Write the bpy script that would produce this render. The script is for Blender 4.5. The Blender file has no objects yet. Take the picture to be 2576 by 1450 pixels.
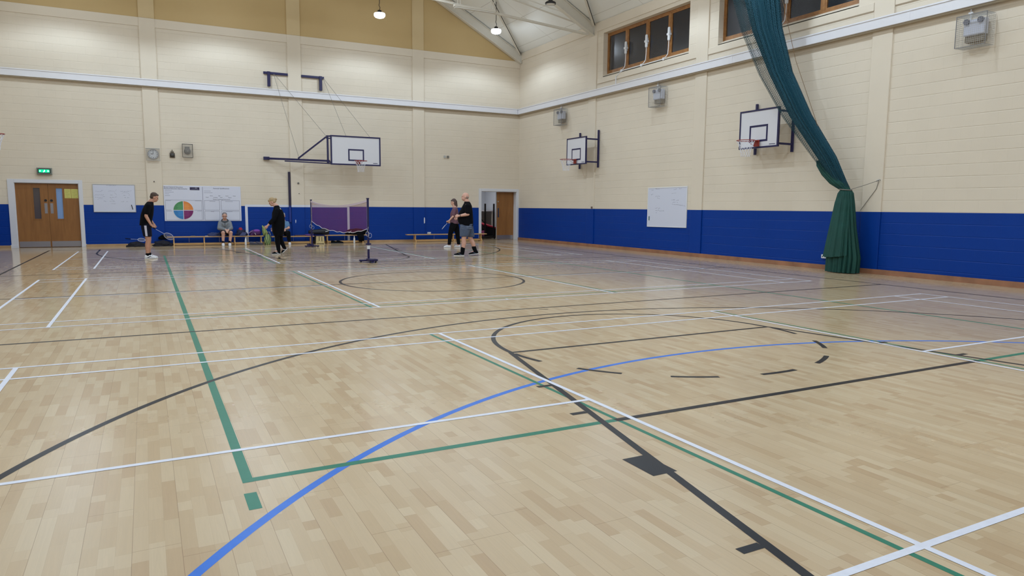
import bpy, bmesh, math, random
from math import sin, cos, pi, radians, sqrt, atan2
from mathutils import Vector, Matrix, noise
random.seed(7)
S = bpy.context.scene
COL = S.collection

# ------------------------------------------------------------------ camera
cam_d = bpy.data.cameras.new('camera'); cam = bpy.data.objects.new('camera', cam_d); COL.objects.link(cam)
cam_d.sensor_fit = 'HORIZONTAL'; cam_d.sensor_width = 36.0; cam_d.lens = 1752.69 / 2576 * 36.0
cam_d.clip_start = 0.05; cam_d.clip_end = 200
yaw, pitch, roll = radians(27.66596), radians(-6.64364), radians(0.46667)
f_ = Vector((sin(yaw) * cos(pitch), cos(yaw) * cos(pitch), sin(pitch)))
r0 = Vector((cos(yaw), -sin(yaw), 0)); u0 = r0.cross(f_)
r_ = cos(roll) * r0 + sin(roll) * u0; u_ = -sin(roll) * r0 + cos(roll) * u0
M = Matrix.Identity(4)
for i in range(3):
    M[i][0] = r_[i]; M[i][1] = u_[i]; M[i][2] = -f_[i]
CAM = Vector((-14.48418, -27.07897, 1.435))
M.translation = CAM; cam.matrix_world = M
S.camera = cam

# ------------------------------------------------------------------ world, exposure
w = bpy.data.worlds.new('night'); S.world = w; w.use_nodes = True
w.node_tree.nodes['Background'].inputs[0].default_value = (0.02, 0.025, 0.04, 1)
w.node_tree.nodes['Background'].inputs[1].default_value = 0.3
S.view_settings.view_transform = 'Standard'; S.view_settings.look = 'None'
S.view_settings.gamma = 1.0; S.view_settings.use_curve_mapping = False
S.view_settings.exposure = 0.0

# hall dimensions (metres): corner of back wall and right wall is the origin
XL, YF = -18.75, -28.7          # left wall, wall behind the camera
EAVE, SL, XR = 7.93, 0.54, -9.4  # eaves height, roof slope, ridge position
RIDGE = EAVE - SL * XR
BLUE = 1.39
LAMP_X = (-2.32, -6.88, -11.92, -16.48)
LAMP_Y = (-2.4, -6.45, -10.5, -14.55, -18.6, -22.65, -26.7)
LAMP_Z = 8.12
UNLIT = {(0, 1)}
LAMP_W = 205.0

# ------------------------------------------------------------------ helpers
def lin(c):
    return tuple((x / 12.92 if x <= 0.04045 else ((x + 0.055) / 1.055) ** 2.4) for x in c)
def rgb(r, g, b): return lin((r / 255, g / 255, b / 255))

def mat(name, color, rough=0.6, metal=0.0, bump=0.0, bscale=40.0, spec=0.5, emit=None, estr=0.0, var=0.0, vscale=6.0):
    m = bpy.data.materials.new(name); m.use_nodes = True
    nt = m.node_tree; b = nt.nodes['Principled BSDF']
    b.inputs['Base Color'].default_value = (*color, 1); b.inputs['Roughness'].default_value = rough
    b.inputs['Metallic'].default_value = metal; b.inputs['Specular IOR Level'].default_value = spec
    tc = nt.nodes.new('ShaderNodeTexCoord')
    if var > 0:
        n = nt.nodes.new('ShaderNodeTexNoise'); n.inputs['Scale'].default_value = vscale; n.inputs['Detail'].default_value = 4
        nt.links.new(tc.outputs['Object'], n.inputs['Vector'])
        mr = nt.nodes.new('ShaderNodeMapRange'); mr.inputs['From Min'].default_value = 0.3; mr.inputs['From Max'].default_value = 0.7
        mr.inputs['To Min'].default_value = 1 - var; mr.inputs['To Max'].default_value = 1 + var
        nt.links.new(n.outputs['Fac'], mr.inputs['Value'])
        mx = nt.nodes.new('ShaderNodeVectorMath'); mx.operation = 'SCALE'
        mx.inputs[0].default_value = color; nt.links.new(mr.outputs[0], mx.inputs['Scale'])
        nt.links.new(mx.outputs[0], b.inputs['Base Color'])
    if bump > 0:
        n2 = nt.nodes.new('ShaderNodeTexNoise'); n2.inputs['Scale'].default_value = bscale
        nt.links.new(tc.outputs['Object'], n2.inputs['Vector'])
        bp = nt.nodes.new('ShaderNodeBump'); bp.inputs['Strength'].default_value = bump; bp.inputs['Distance'].default_value = 0.01
        nt.links.new(n2.outputs['Fac'], bp.inputs['Height']); nt.links.new(bp.outputs[0], b.inputs['Normal'])
    if emit:
        b.inputs['Emission Color'].default_value = (*emit, 1); b.inputs['Emission Strength'].default_value = estr
    return m

def obj(name, bm, m=None, parent=None, smooth=False, bevel=0.0):
    me = bpy.data.meshes.new(name); bm.normal_update(); bm.to_mesh(me); bm.free()
    o = bpy.data.objects.new(name, me); COL.objects.link(o)
    if m is not None:
        for mm in (m if isinstance(m, (list, tuple)) else [m]): me.materials.append(mm)
    if smooth:
        for p in me.polygons: p.use_smooth = True
    if bevel:
        bv = o.modifiers.new('bevel', 'BEVEL'); bv.width = bevel; bv.segments = 2; bv.limit_method = 'ANGLE'
    if parent is not None:
        o.parent = parent
        o.matrix_parent_inverse = parent.matrix_basis.inverted()
    return o

def thing(name, label, cat, loc=(0, 0, 0), rotz=0.0, group=None):
    o = bpy.data.objects.new(name, None); COL.objects.link(o)
    o.empty_display_size = 0.1; o.location = loc; o.rotation_euler = (0, 0, rotz)
    o['label'] = label; o['category'] = cat
    if group: o['group'] = group
    return o
def tag(o, label, cat, group=None):
    o['label'] = label; o['category'] = cat
    if group: o['group'] = group
    return o
def struct(name, bm, m, parent=None, label=None, **k):
    o = obj(name, bm, m, parent, **k)
    if parent is None: o['kind'] = 'structure'
    if label: o['label'] = label
    return o

def new(): return bmesh.new()
def box(bm, x0, x1, y0, y1, z0, z1, mi=0, mtx=None):
    vs = [bm.verts.new(Vector((x, y, z))) for z in (z0, z1) for y in (y0, y1) for x in (x0, x1)]
    if mtx is not None:
        for v in vs: v.co = mtx @ v.co
    for f in ((0, 2, 3, 1), (4, 5, 7, 6), (0, 1, 5, 4), (2, 6, 7, 3), (0, 4, 6, 2), (1, 3, 7, 5)):
        fc = bm.faces.new([vs[i] for i in f]); fc.material_index = mi
    return vs
def rings(bm, rs, cap=True, mi=0, closed=False):
    """rs: list of rings, each a list of points"""
    L = [[bm.verts.new(Vector(p)) for p in r] for r in rs]
    n = len(L[0])
    for a, b in zip(L[:-1], L[1:]):
        for i in range(n):
            bm.faces.new((a[i], a[(i + 1) % n], b[(i + 1) % n], b[i])).material_index = mi
    if closed:
        a, b = L[-1], L[0]
        for i in range(n): bm.faces.new((a[i], a[(i + 1) % n], b[(i + 1) % n], b[i])).material_index = mi
    elif cap:
        bm.faces.new(L[0][::-1]).material_index = mi; bm.faces.new(L[-1]).material_index = mi
    return L
def frame(d):
    d = Vector(d).normalized()
    a = Vector((0, 0, 1)) if abs(d.z) < 0.9 else Vector((1, 0, 0))
    x = d.cross(a).normalized(); return x, d.cross(x).normalized()
def tube(bm, pts, r, n=8, cap=True, mi=0, closed=False):
    pts = [Vector(p) for p in pts]; rs = []
    x = None
    N = len(pts)
    for i, p in enumerate(pts):
        if closed: d = pts[(i + 1) % N] - pts[i - 1]
        else: d = (pts[min(i + 1, N - 1)] - pts[max(i - 1, 0)])
        d.normalize()
        if x is None: x, y = frame(d)
        else:
            x = (x - d * x.dot(d)).normalized(); y = d.cross(x)
        rr = r[i] if isinstance(r, (list, tuple)) else r
        rs.append([p + (x * cos(2 * pi * k / n) + y * sin(2 * pi * k / n)) * rr for k in range(n)])
    rings(bm, rs, cap=cap, mi=mi, closed=closed)
def bar(bm, a, b, w, h, up=(0, 0, 1), mi=0):
    """rectangular bar from a to b, w across, h along up"""
    a, b = Vector(a), Vector(b); d = (b - a).normalized(); up = Vector(up)
    s = d.cross(up).normalized(); t = s.cross(d).normalized()
    q = [(-1, -1), (1, -1), (1, 1), (-1, 1)]
    rings(bm, [[p + s * (i * w / 2) + t * (j * h / 2) for i, j in q] for p in (a, b)], mi=mi)
def disc(bm, c, nrm, r, t=0.0, n=24, mi=0):
    nrm = Vector(nrm).normalized(); x, y = frame(nrm); c = Vector(c)
    P = [[c + (x * cos(2 * pi * k / n) + y * sin(2 * pi * k / n)) * r + nrm * h for k in range(n)] for h in (0, t)]
    if t: rings(bm, P, mi=mi)
    else:
        bm.faces.new([bm.verts.new(p) for p in P[0]]).material_index = mi
def lathe(bm, c, prof, n=20, axis=(0, 0, 1), mi=0):
    axis = Vector(axis).normalized(); x, y = frame(axis); c = Vector(c)
    rings(bm, [[c + axis * h + (x * cos(2 * pi * k / n) + y * sin(2 * pi * k / n)) * max(r, 1e-4) for k in range(n)] for r, h in prof], mi=mi)
def finish(bm):
    bmesh.ops.recalc_face_normals(bm, faces=bm.faces[:]); return bm

# ------------------------------------------------------------------ materials
def wall_mat(name, ax, blocks=True, blue=True, cream=rgb(221, 208, 189)):
    """painted blockwork: cream above, blue below; ax = horizontal axis of the wall"""
    m = bpy.data.materials.new(name); m.use_nodes = True; nt = m.node_tree; N = nt.nodes; K = nt.links
    b = N['Principled BSDF']; geo = N.new('ShaderNodeNewGeometry'); sp = N.new('ShaderNodeSeparateXYZ')
    K.new(geo.outputs['Position'], sp.inputs[0])
    cr = N.new('ShaderNodeRGB'); cr.outputs[0].default_value = (*cream, 1)
    last = cr.outputs[0]
    noise_ = N.new('ShaderNodeTexNoise'); noise_.inputs['Scale'].default_value = 90; noise_.inputs['Detail'].default_value = 3
    K.new(geo.outputs['Position'], noise_.inputs['Vector'])
    if blue:
        gt = N.new('ShaderNodeMath'); gt.operation = 'LESS_THAN'; gt.inputs[1].default_value = BLUE
        K.new(sp.outputs['Z'], gt.inputs[0])
        mx = N.new('ShaderNodeMixRGB'); K.new(gt.outputs[0], mx.inputs[0]); K.new(last, mx.inputs[1])
        mx.inputs[2].default_value = (*rgb(0, 54, 140), 1); last = mx.outputs[0]
        rr = N.new('ShaderNodeMapRange'); rr.inputs['To Min'].default_value = 0.62; rr.inputs['To Max'].default_value = 0.45
        K.new(gt.outputs[0], rr.inputs['Value']); K.new(rr.outputs[0], b.inputs['Roughness'])
    else: b.inputs['Roughness'].default_value = 0.6
    # slow wear variation of the paint
    n2 = N.new('ShaderNodeTexNoise'); n2.inputs['Scale'].default_value = 0.9; n2.inputs['Detail'].default_value = 5
    K.new(geo.outputs['Position'], n2.inputs['Vector'])
    mr = N.new('ShaderNodeMapRange'); mr.inputs['To Min'].default_value = 0.94; mr.inputs['To Max'].default_value = 1.05
    K.new(n2.outputs['Fac'], mr.inputs['Value'])
    sc = N.new('ShaderNodeVectorMath'); sc.operation = 'SCALE'; K.new(last, sc.inputs[0]); K.new(mr.outputs[0], sc.inputs['Scale']); last = sc.outputs[0]
    height = noise_.outputs['Fac']
    bp0 = N.new('ShaderNodeBump'); bp0.inputs['Strength'].default_value = 0.15; bp0.inputs['Distance'].default_value = 0.004
    K.new(height, bp0.inputs['Height'])
    if blocks:
        cb = N.new('ShaderNodeCombineXYZ'); K.new(sp.outputs[ax], cb.inputs[0]); zz = N.new('ShaderNodeMath'); zz.operation = 'SUBTRACT'; zz.inputs[1].default_value = 1.392; K.new(sp.outputs['Z'], zz.inputs[0]); K.new(zz.outputs[0], cb.inputs[1])
        br = N.new('ShaderNodeTexBrick'); K.new(cb.outputs[0], br.inputs['Vector'])
        br.inputs['Scale'].default_value = 1.0; br.inputs['Brick Width'].default_value = 0.45; br.inputs['Row Height'].default_value = 0.2415
        br.inputs['Mortar Size'].default_value = 0.005; br.inputs['Mortar Smooth'].default_value = 0.25
        br.offset = 0.5; br.inputs['Color1'].default_value = (1, 1, 1, 1); br.inputs['Color2'].default_value = (0.99, 0.99, 0.99, 1); br.inputs['Mortar'].default_value = (0.97, 0.967, 0.96, 1)
        ml = N.new('ShaderNodeMixRGB'); ml.blend_type = 'MULTIPLY'; ml.inputs[0].default_value = 1
        K.new(last, ml.inputs[1]); K.new(br.outputs['Color'], ml.inputs[2]); last = ml.outputs[0]
        def mth(op, a, b_=None):
            q = N.new('ShaderNodeMath'); q.operation = op
            for i, v in enumerate((a, b_)):
                if v is None: continue
                if isinstance(v, (int, float)): q.inputs[i].default_value = v
                else: K.new(v, q.inputs[i])
            return q.outputs[0]
        c_ = mth('DIVIDE', zz.outputs[0], 0.2415); fr = mth('FRACT', mth('ADD', c_, 50.0)); dd = mth('MULTIPLY', mth('MINIMUM', fr, mth('SUBTRACT', 1.0, fr)), 0.2415)
        gr = N.new('ShaderNodeMapRange'); gr.interpolation_type = 'SMOOTHSTEP'; gr.inputs['From Max'].default_value = 0.012; gr.inputs['To Min'].default_value = 1; gr.inputs['To Max'].default_value = 0; K.new(dd, gr.inputs['Value'])
        cm = N.new('ShaderNodeCombineXYZ'); K.new(mth('MULTIPLY', sp.outputs[ax], 0.7), cm.inputs[0]); K.new(mth('MULTIPLY', mth('FLOOR', mth('ADD', c_, 0.5)), 5.3), cm.inputs[1])
        nm = N.new('ShaderNodeTexNoise'); nm.inputs['Scale'].default_value = 1.6; nm.inputs['Detail'].default_value = 2; K.new(cm.outputs[0], nm.inputs['Vector'])
        mk = N.new('ShaderNodeMapRange'); mk.inputs['From Min'].default_value = 0.32; mk.inputs['From Max'].default_value = 0.62; mk.inputs['To Min'].default_value = 0.15; K.new(nm.outputs['Fac'], mk.inputs['Value'])
        hh = mth('SUBTRACT', mth('SUBTRACT', 1.0, mth('MULTIPLY', gr.outputs[0], mk.outputs[0])), mth('MULTIPLY', br.outputs['Fac'], 0.12))
        bp = N.new('ShaderNodeBump'); bp.inputs['Strength'].default_value = 0.42; bp.inputs['Distance'].default_value = 0.014
        K.new(hh, bp.inputs['Height']); K.new(bp0.outputs[0], bp.inputs['Normal']); K.new(bp.outputs[0], b.inputs['Normal'])
    else: K.new(bp0.outputs[0], b.inputs['Normal'])
    K.new(last, b.inputs['Base Color']); b.inputs['Specular IOR Level'].default_value = 0.2
    return m

def floor_mat():
    m = bpy.data.materials.new('sprung_beech_floor'); m.use_nodes = True; nt = m.node_tree; N = nt.nodes; K = nt.links
    b = N['Principled BSDF']; geo = N.new('ShaderNodeNewGeometry'); sp = N.new('ShaderNodeSeparateXYZ'); K.new(geo.outputs['Position'], sp.inputs[0])
    def mth(op, a, bb=None, c=None):
        n = N.new('ShaderNodeMath'); n.operation = op
        for i, v in enumerate((a, bb, c)):
            if v is None: continue
            if isinstance(v, (int, float)): n.inputs[i].default_value = v
            else: K.new(v, n.inputs[i])
        return n.outputs[0]
    WB, WS = 0.1855, 0.1855 / 3
    ox = 14.6
    xs = mth('ADD', sp.outputs['X'], 40 + 0.012)
    row = mth('FLOOR', mth('DIVIDE', xs, WS)); brow = mth('FLOOR', mth('DIVIDE', xs, WB))
    wn = N.new('ShaderNodeTexWhiteNoise'); wn.noise_dimensions = '1D'; K.new(row, wn.inputs['W'])
    Ls = 0.52
    ys = mth('ADD', mth('ADD', sp.outputs['Y'], 60), mth('MULTIPLY', wn.outputs['Value'], 7.3))
    cell = mth('DIVIDE', ys, Ls); col = mth('FLOOR', cell)
    # second random cut inside each cell gives unequal stave lengths
    cb0 = N.new('ShaderNodeCombineXYZ'); K.new(row, cb0.inputs[0]); K.new(col, cb0.inputs[1])
    w0 = N.new('ShaderNodeTexWhiteNoise'); w0.noise_dimensions = '2D'; K.new(cb0.outputs[0], w0.inputs['Vector'])
    fr = mth('FRACT', cell); cut = mth('MULTIPLY_ADD', w0.outputs['Value'], 0.7, 0.15)
    sub = mth('GREATER_THAN', fr, cut)
    cb = N.new('ShaderNodeCombineXYZ'); K.new(row, cb.inputs[0]); K.new(mth('MULTIPLY_ADD', col, 2, sub), cb.inputs[1])
    w1 = N.new('ShaderNodeTexWhiteNoise'); w1.noise_dimensions = '2D'; K.new(cb.outputs[0], w1.inputs['Vector'])
    # board ends
    wb = N.new('ShaderNodeTexWhiteNoise'); wb.noise_dimensions = '1D'; K.new(brow, wb.inputs['W'])
    yb = mth('DIVIDE', mth('ADD', mth('ADD', sp.outputs['Y'], 60), mth('MULTIPLY', wb.outputs['Value'], 3.1)), 1.9)
    # edges
    def edge(coord, size, wd):
        f = mth('FRACT', coord); d = mth('MULTIPLY', mth('MINIMUM', f, mth('SUBTRACT', 1, f)), size)
        return mth('LESS_THAN', d, wd)
    eb = edge(mth('DIVIDE', xs, WB), WB, 0.0011)
    ee = edge(yb, 1.9, 0.0013)
    es = mth('MULTIPLY', edge(mth('DIVIDE', xs, WS), WS, 0.0006), 0.3)
    dcut = mth('MULTIPLY', mth('ABSOLUTE', mth('SUBTRACT', fr, cut)), Ls)
    ec = mth('MULTIPLY', mth('LESS_THAN', dcut, 0.0009), 0.4)
    lines = mth('MAXIMUM', mth('MAXIMUM', eb, ee), mth('MAXIMUM', es, ec))
    # tone per stave
    ramp = N.new('ShaderNodeValToRGB'); K.new(w1.outputs['Value'], ramp.inputs[0])
    e = ramp.color_ramp.elements
    e[0].position = 0.0; e[0].color = (*rgb(188, 159, 123), 1); e[1].position = 1.0; e[1].color = (*rgb(206, 184, 151), 1)
    for p, c in ((0.12, rgb(193, 166, 130)), (0.35, rgb(198, 173, 138)), (0.75, rgb(202, 178, 144))):
        q = e.new(p); q.color = (*c, 1)
    # grain
    mp = N.new('ShaderNodeMapping'); mp.inputs['Scale'].default_value = (60, 3, 1); K.new(geo.outputs['Position'], mp.inputs['Vector'])
    off = N.new('ShaderNodeVectorMath'); off.operation = 'ADD'; K.new(mp.outputs[0], off.inputs[0]); K.new(w1.outputs['Color'], off.inputs[1])
    sc10 = N.new('ShaderNodeVectorMath'); sc10.operation = 'MULTIPLY'; sc10.inputs[1].default_value = (1, 1, 1); K.new(off.outputs[0], sc10.inputs[0])
    gn = N.new('ShaderNodeTexNoise'); gn.inputs['Scale'].default_value = 1; gn.inputs['Detail'].default_value = 6; gn.inputs['Distortion'].default_value = 1.2
    K.new(sc10.outputs[0], gn.inputs['Vector'])
    mr = N.new('ShaderNodeMapRange'); mr.inputs['To Min'].default_value = 0.92; mr.inputs['To Max'].default_value = 1.06; K.new(gn.outputs['Fac'], mr.inputs['Value'])
    # large worn patches
    n3 = N.new('ShaderNodeTexNoise'); n3.inputs['Scale'].default_value = 0.5; n3.inputs['Detail'].default_value = 3; K.new(geo.outputs['Position'], n3.inputs['Vector'])
    mr3 = N.new('ShaderNodeMapRange'); mr3.inputs['To Min'].default_value = 0.9; mr3.inputs['To Max'].default_value = 1.08; K.new(n3.outputs['Fac'], mr3.inputs['Value'])
    s1 = N.new('ShaderNodeVectorMath'); s1.operation = 'SCALE'; K.new(ramp.outputs[0], s1.inputs[0]); K.new(mth('MULTIPLY', mr.outputs[0], mr3.outputs[0]), s1.inputs['Scale'])
    dk = N.new('ShaderNodeMixRGB'); K.new(mth('MULTIPLY', lines, 0.55), dk.inputs[0]); K.new(s1.outputs[0], dk.inputs[1]); dk.inputs[2].default_value = (*rgb(120, 90, 60), 1)
    K.new(dk.outputs[0], b.inputs['Base Color'])
    b.inputs['Specular IOR Level'].default_value = 0.2
    n4 = N.new('ShaderNodeTexNoise'); n4.inputs['Scale'].default_value = 7; n4.inputs['Detail'].default_value = 2; K.new(geo.outputs['Position'], n4.inputs['Vector'])
    rr = N.new('ShaderNodeMapRange'); rr.inputs['To Min'].default_value = 0.10; rr.inputs['To Max'].default_value = 0.15; K.new(n4.outputs['Fac'], rr.inputs['Value'])
    # lacquer micro-roughness: satin when seen steeply, mirror-like at grazing angles
    lw = N.new('ShaderNodeLayerWeight'); lw.inputs['Blend'].default_value = 0.5
    gz_ = N.new('ShaderNodeMapRange'); gz_.inputs['From Min'].default_value = 0.60; gz_.inputs['From Max'].default_value = 0.93; gz_.inputs['To Min'].default_value = 0.24; gz_.inputs['To Max'].default_value = 0.0; K.new(lw.outputs['Facing'], gz_.inputs['Value'])
    K.new(mth('ADD', rr.outputs[0], gz_.outputs[0]), b.inputs['Roughness'])
    return m

M_back = wall_mat('blockwork_back', 'X'); M_side = wall_mat('blockwork_side', 'Y')
M_conc = wall_mat('painted_concrete', 'X', blocks=False)
M_upper = wall_mat('upper_wall_dimmed', 'X', blocks=False, blue=False, cream=rgb(196, 168, 120))  # cream wall paint darkened to ochre, dimness of the gable put into the colour
M_upper2 = wall_mat('upper_pillar_dimmed', 'X', blocks=False, blue=False, cream=rgb(208, 184, 142))  # same cream paint, with the dim light up there mixed into its colour
M_floor = floor_mat()
M_ceil = mat('ceiling_board', rgb(232, 230, 222), 0.8, bump=0.1, bscale=30)
M_steel = mat('grey_painted_steel', rgb(216, 209, 196), 0.5)
M_trunk = mat('white_trunking', rgb(226, 224, 228), 0.35)
M_white = mat('white_gloss', rgb(225, 225, 228), 0.35)
M_frame = mat('door_frame_white', rgb(215, 214, 218), 0.4)
M_skirt = mat('pale_wood_skirting', rgb(176, 142, 104), 0.5, var=0.15, vscale=3)
M_skirt2 = mat('brown_wood_skirting', rgb(150, 104, 76), 0.5, var=0.25, vscale=3)
M_navy = mat('navy_enamel', rgb(24, 21, 72), 0.35)
M_black = mat('black_enamel', rgb(20, 20, 24), 0.4)
M_red = mat('orange_rim', rgb(146, 42, 32), 0.4)
M_board = mat('backboard_white', rgb(216, 214, 218), 0.4)
M_cord = mat('white_cord', rgb(225, 225, 235), 0.7)
M_greycord = mat('grey_cable', rgb(120, 115, 108), 0.6)
M_chrome = mat('brushed_steel', rgb(170, 170, 175), 0.3, metal=0.9)
M_cage = mat('cage_wire', rgb(178, 176, 172), 0.5)
M_lens = mat('lamp_lens', (1, 1, 1), 0.4, emit=(0.80, 0.88, 1.0), estr=6)
M_lensoff = mat('lamp_lens_unlit', rgb(225, 222, 215), 0.4)
M_glassdark = mat('dark_window_glass', (0.004, 0.004, 0.006), 0.06)

def glass_mat():
    m = bpy.data.materials.new('window_pane'); m.use_nodes = True; nt = m.node_tree
    b = nt.nodes['Principled BSDF']; b.inputs['Base Color'].default_value = (0.9, 0.92, 0.95, 1)
    b.inputs['Transmission Weight'].default_value = 1; b.inputs['Roughness'].default_value = 0.2; b.inputs['IOR'].default_value = 1.45
    return m
M_glass = glass_mat()

def wood_mat(name, c1, c2, sx=(1, 1, 1), rough=0.45):
    m = bpy.data.materials.new(name); m.use_nodes = True; nt = m.node_tree; b = nt.nodes['Principled BSDF']
    geo = nt.nodes.new('ShaderNodeNewGeometry'); mp = nt.nodes.new('ShaderNodeMapping'); mp.inputs['Scale'].default_value = sx
    n = nt.nodes.new('ShaderNodeTexNoise'); n.inputs['Scale'].default_value = 1; n.inputs['Detail'].default_value = 6; n.inputs['Distortion'].default_value = 0.8
    r = nt.nodes.new('ShaderNodeValToRGB'); r.color_ramp.elements[0].color = (*c1, 1); r.color_ramp.elements[1].color = (*c2, 1)
    r.color_ramp.elements[0].position = 0.3; r.color_ramp.elements[1].position = 0.7
    nt.links.new(geo.outputs['Position'], mp.inputs['Vector']); nt.links.new(mp.outputs[0], n.inputs['Vector'])
    nt.links.new(n.outputs['Fac'], r.inputs[0]); nt.links.new(r.outputs[0], b.inputs['Base Color']); b.inputs['Roughness'].default_value = rough
    return m
M_door = wood_mat('oak_veneer', rgb(132, 86, 40), rgb(150, 100, 50), (14, 14, 1.2))
M_bench = wood_mat('beech_bench', rgb(190, 146, 92), rgb(206, 164, 108), (2, 30, 30))
M_win = wood_mat('stained_window_wood', rgb(134, 88, 44), rgb(164, 114, 62), (8, 8, 8))
M_ply = wood_mat('plywood', rgb(190, 170, 120), rgb(210, 190, 140), (20, 20, 2))

# ------------------------------------------------------------------ setting: floor, walls, roof
bm = new(); box(bm, XL - .35, 0.35, YF - .35, 0.0, -0.3, 0.0); box(bm, -3.4, 0.35, 0.0, 4.2, -0.3, 0.0); box(bm, XL - .35, -3.4, 0.0, 0.35, -0.3, 0)
floor = struct('floor', bm, M_floor, label='pale beech sports hall floor covered in court markings')

def slab_cells(bm, us, zs, holes, place):
    us = sorted(set(us)); zs = sorted(set(zs))
    for a, b in zip(us[:-1], us[1:]):
        for c, d in zip(zs[:-1], zs[1:]):
            mu, mz = (a + b) / 2, (c + d) / 2
            if any(h[0] < mu < h[1] and h[2] < mz < h[3] for h in holes): continue
            place(bm, a, b, c, d)
D1 = (-18.16, -16.37, 0.0, 2.10); D2 = (-1.82, -0.08, 0.0, 2.11)
bm = new()
slab_cells(bm, [XL - .3, D1[0], D1[1], D2[0], D2[1], 0.3], [0, 2.10, 2.11, EAVE], [D1, D2], lambda bm, a, b, c, d: box(bm, a, b, 0, 0.35, c, d))
struct('wall_back', bm, M_back, label='back wall of painted blockwork, cream over blue')
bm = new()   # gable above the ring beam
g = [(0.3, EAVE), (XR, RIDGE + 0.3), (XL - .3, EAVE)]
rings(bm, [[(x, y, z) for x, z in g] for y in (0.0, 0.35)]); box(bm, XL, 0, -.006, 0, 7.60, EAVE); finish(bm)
# the colour darkened for dim light starts at the ring beam
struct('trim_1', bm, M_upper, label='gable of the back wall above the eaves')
WINS = [(-10.6, -6.2, 6.02, 7.5), (-16.2, -11.8, 6.02, 7.5), (-21.8, -17.4, 6.02, 7.5), (-27.4, -23.0, 6.02, 7.5)]
bm = new()
slab_cells(bm, [YF - .3, 0.0] + [v for W in WINS for v in W[:2]], [0, 6.02, 7.5, EAVE], WINS, lambda bm, a, b, c, d: box(bm, 0, 0.35, a, b, c, d))
struct('wall_right', bm, M_side, label='right side wall of painted blockwork, cream over blue')
bm = new(); box(bm, XL - .35, XL, YF - .3, 0.0, 0, EAVE); struct('wall_left', bm, M_side)
bm = new(); box(bm, XL - .3, 0.3, YF - .35, YF, 0, EAVE); rings(bm, [[(x, y, z) for x, z in g] for y in (YF - 0.35, YF)])
struct('wall_front', bm, M_back)
# roof slopes
def ceil_mat():
    m = M_ceil; nt = m.node_tree; N = nt.nodes; K = nt.links; b = N['Principled BSDF']
    geo = N.new('ShaderNodeNewGeometry'); sp = N.new('ShaderNodeSeparateXYZ'); K.new(geo.outputs['Position'], sp.inputs[0])
    outs = []
    for ax, per, sh in (('X', 1.05, 0.3), ('Y', 2.8, 0.0)):
        a = N.new('ShaderNodeMath'); a.operation = 'MULTIPLY_ADD'; a.inputs[1].default_value = 1 / per; a.inputs[2].default_value = sh; K.new(sp.outputs[ax], a.inputs[0])
        f = N.new('ShaderNodeMath'); f.operation = 'FRACT'; K.new(a.outputs[0], f.inputs[0])
        l = N.new('ShaderNodeMath'); l.operation = 'LESS_THAN'; l.inputs[1].default_value = 0.018 / per; K.new(f.outputs[0], l.inputs[0]); outs.append(l.outputs[0])
    mx = N.new('ShaderNodeMath'); mx.operation = 'MAXIMUM'; K.new(outs[0], mx.inputs[0]); K.new(outs[1], mx.inputs[1])
    mc = N.new('ShaderNodeMixRGB'); K.new(mx.outputs[0], mc.inputs[0]); mc.inputs[1].default_value = (*rgb(236, 235, 230), 1); mc.inputs[2].default_value = (*rgb(205, 202, 194), 1)
    K.new(mc.outputs[0], b.inputs['Base Color'])
ceil_mat()
bm = new()
for x0, x1 in ((0.4, XR), (XR, XL - .4)):
    z0 = EAVE - SL * x0 if x0 > XR else RIDGE; z1 = RIDGE if x1 == XR else EAVE - SL * (2 * XR - x1)
    if x0 == XR: z0 = RIDGE
    rings(bm, [[(x0, y, z0), (x1, y, z1), (x1, y, z1 + .15), (x0, y, z0 + .15)] for y in (YF - .4, 0.4)])
finish(bm)
struct('ceiling', bm, M_ceil, label='sloping ceiling of pale boards')

# pillars, ring beams, ledges: painted concrete, slightly proud of the blockwork
k = 1
def trim(bm, m=M_conc, label=None):
    global k
    k += 1
    return struct('trim_%d' % k, bm, m, label=label, bevel=0.012)
def gz(x): return EAVE - SL * x if x > XR else EAVE - SL * (2 * XR - x)
for x in (-4.6, -9.4, -14.16):
    bm = new(); h = 0.24
    box(bm, x - h, x + h, -0.045, 0.02, 0, 7.60)
    trim(bm, M_conc, 'concrete pillar on the back wall')
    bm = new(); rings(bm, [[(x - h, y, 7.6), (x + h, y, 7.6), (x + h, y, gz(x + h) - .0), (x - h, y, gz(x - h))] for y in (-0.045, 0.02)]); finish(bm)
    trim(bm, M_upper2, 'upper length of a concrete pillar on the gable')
bm = new(); box(bm, XL, 0, -0.03, 0.02, 7.31, 7.60); trim(bm, M_conc, 'ring beam along the back wall')
bm = new(); box(bm, -0.03, 0.02, YF, 0, 7.62, EAVE); trim(bm, M_conc, 'ring beam along the right wall')
for y in (-5.6, -11.2, -16.85, -22.5, -28.1):
    bm = new(); box(bm, -0.036, 0.02, y - .24, y + .24, 0, EAVE); trim(bm, M_conc, 'concrete pillar on the right wall')
for a, b in ((-11.0, -5.9), (-16.6, -11.45), (-22.2, -17.1)):
    bm = new(); box(bm, -0.035, 0.02, a, b, 5.80, 5.98); trim(bm, M_conc, 'sill band under the high windows')

# skirtings
bm = new()
for a, b in ((XL, -18.32), (-16.27, -1.93)): box(bm, a, b, -0.06, 0.0, 0, 0.085)
struct('baseboard_back', bm, M_skirt)
bm = new(); box(bm, -0.05, 0.0, YF, -0.06, 0, 0.11); struct('baseboard_right', bm, M_skirt2)
bm = new(); box(bm, XL - .02, XL + .03, YF, 0, 0, 0.11); struct('baseboard_left', bm, M_skirt2)

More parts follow.
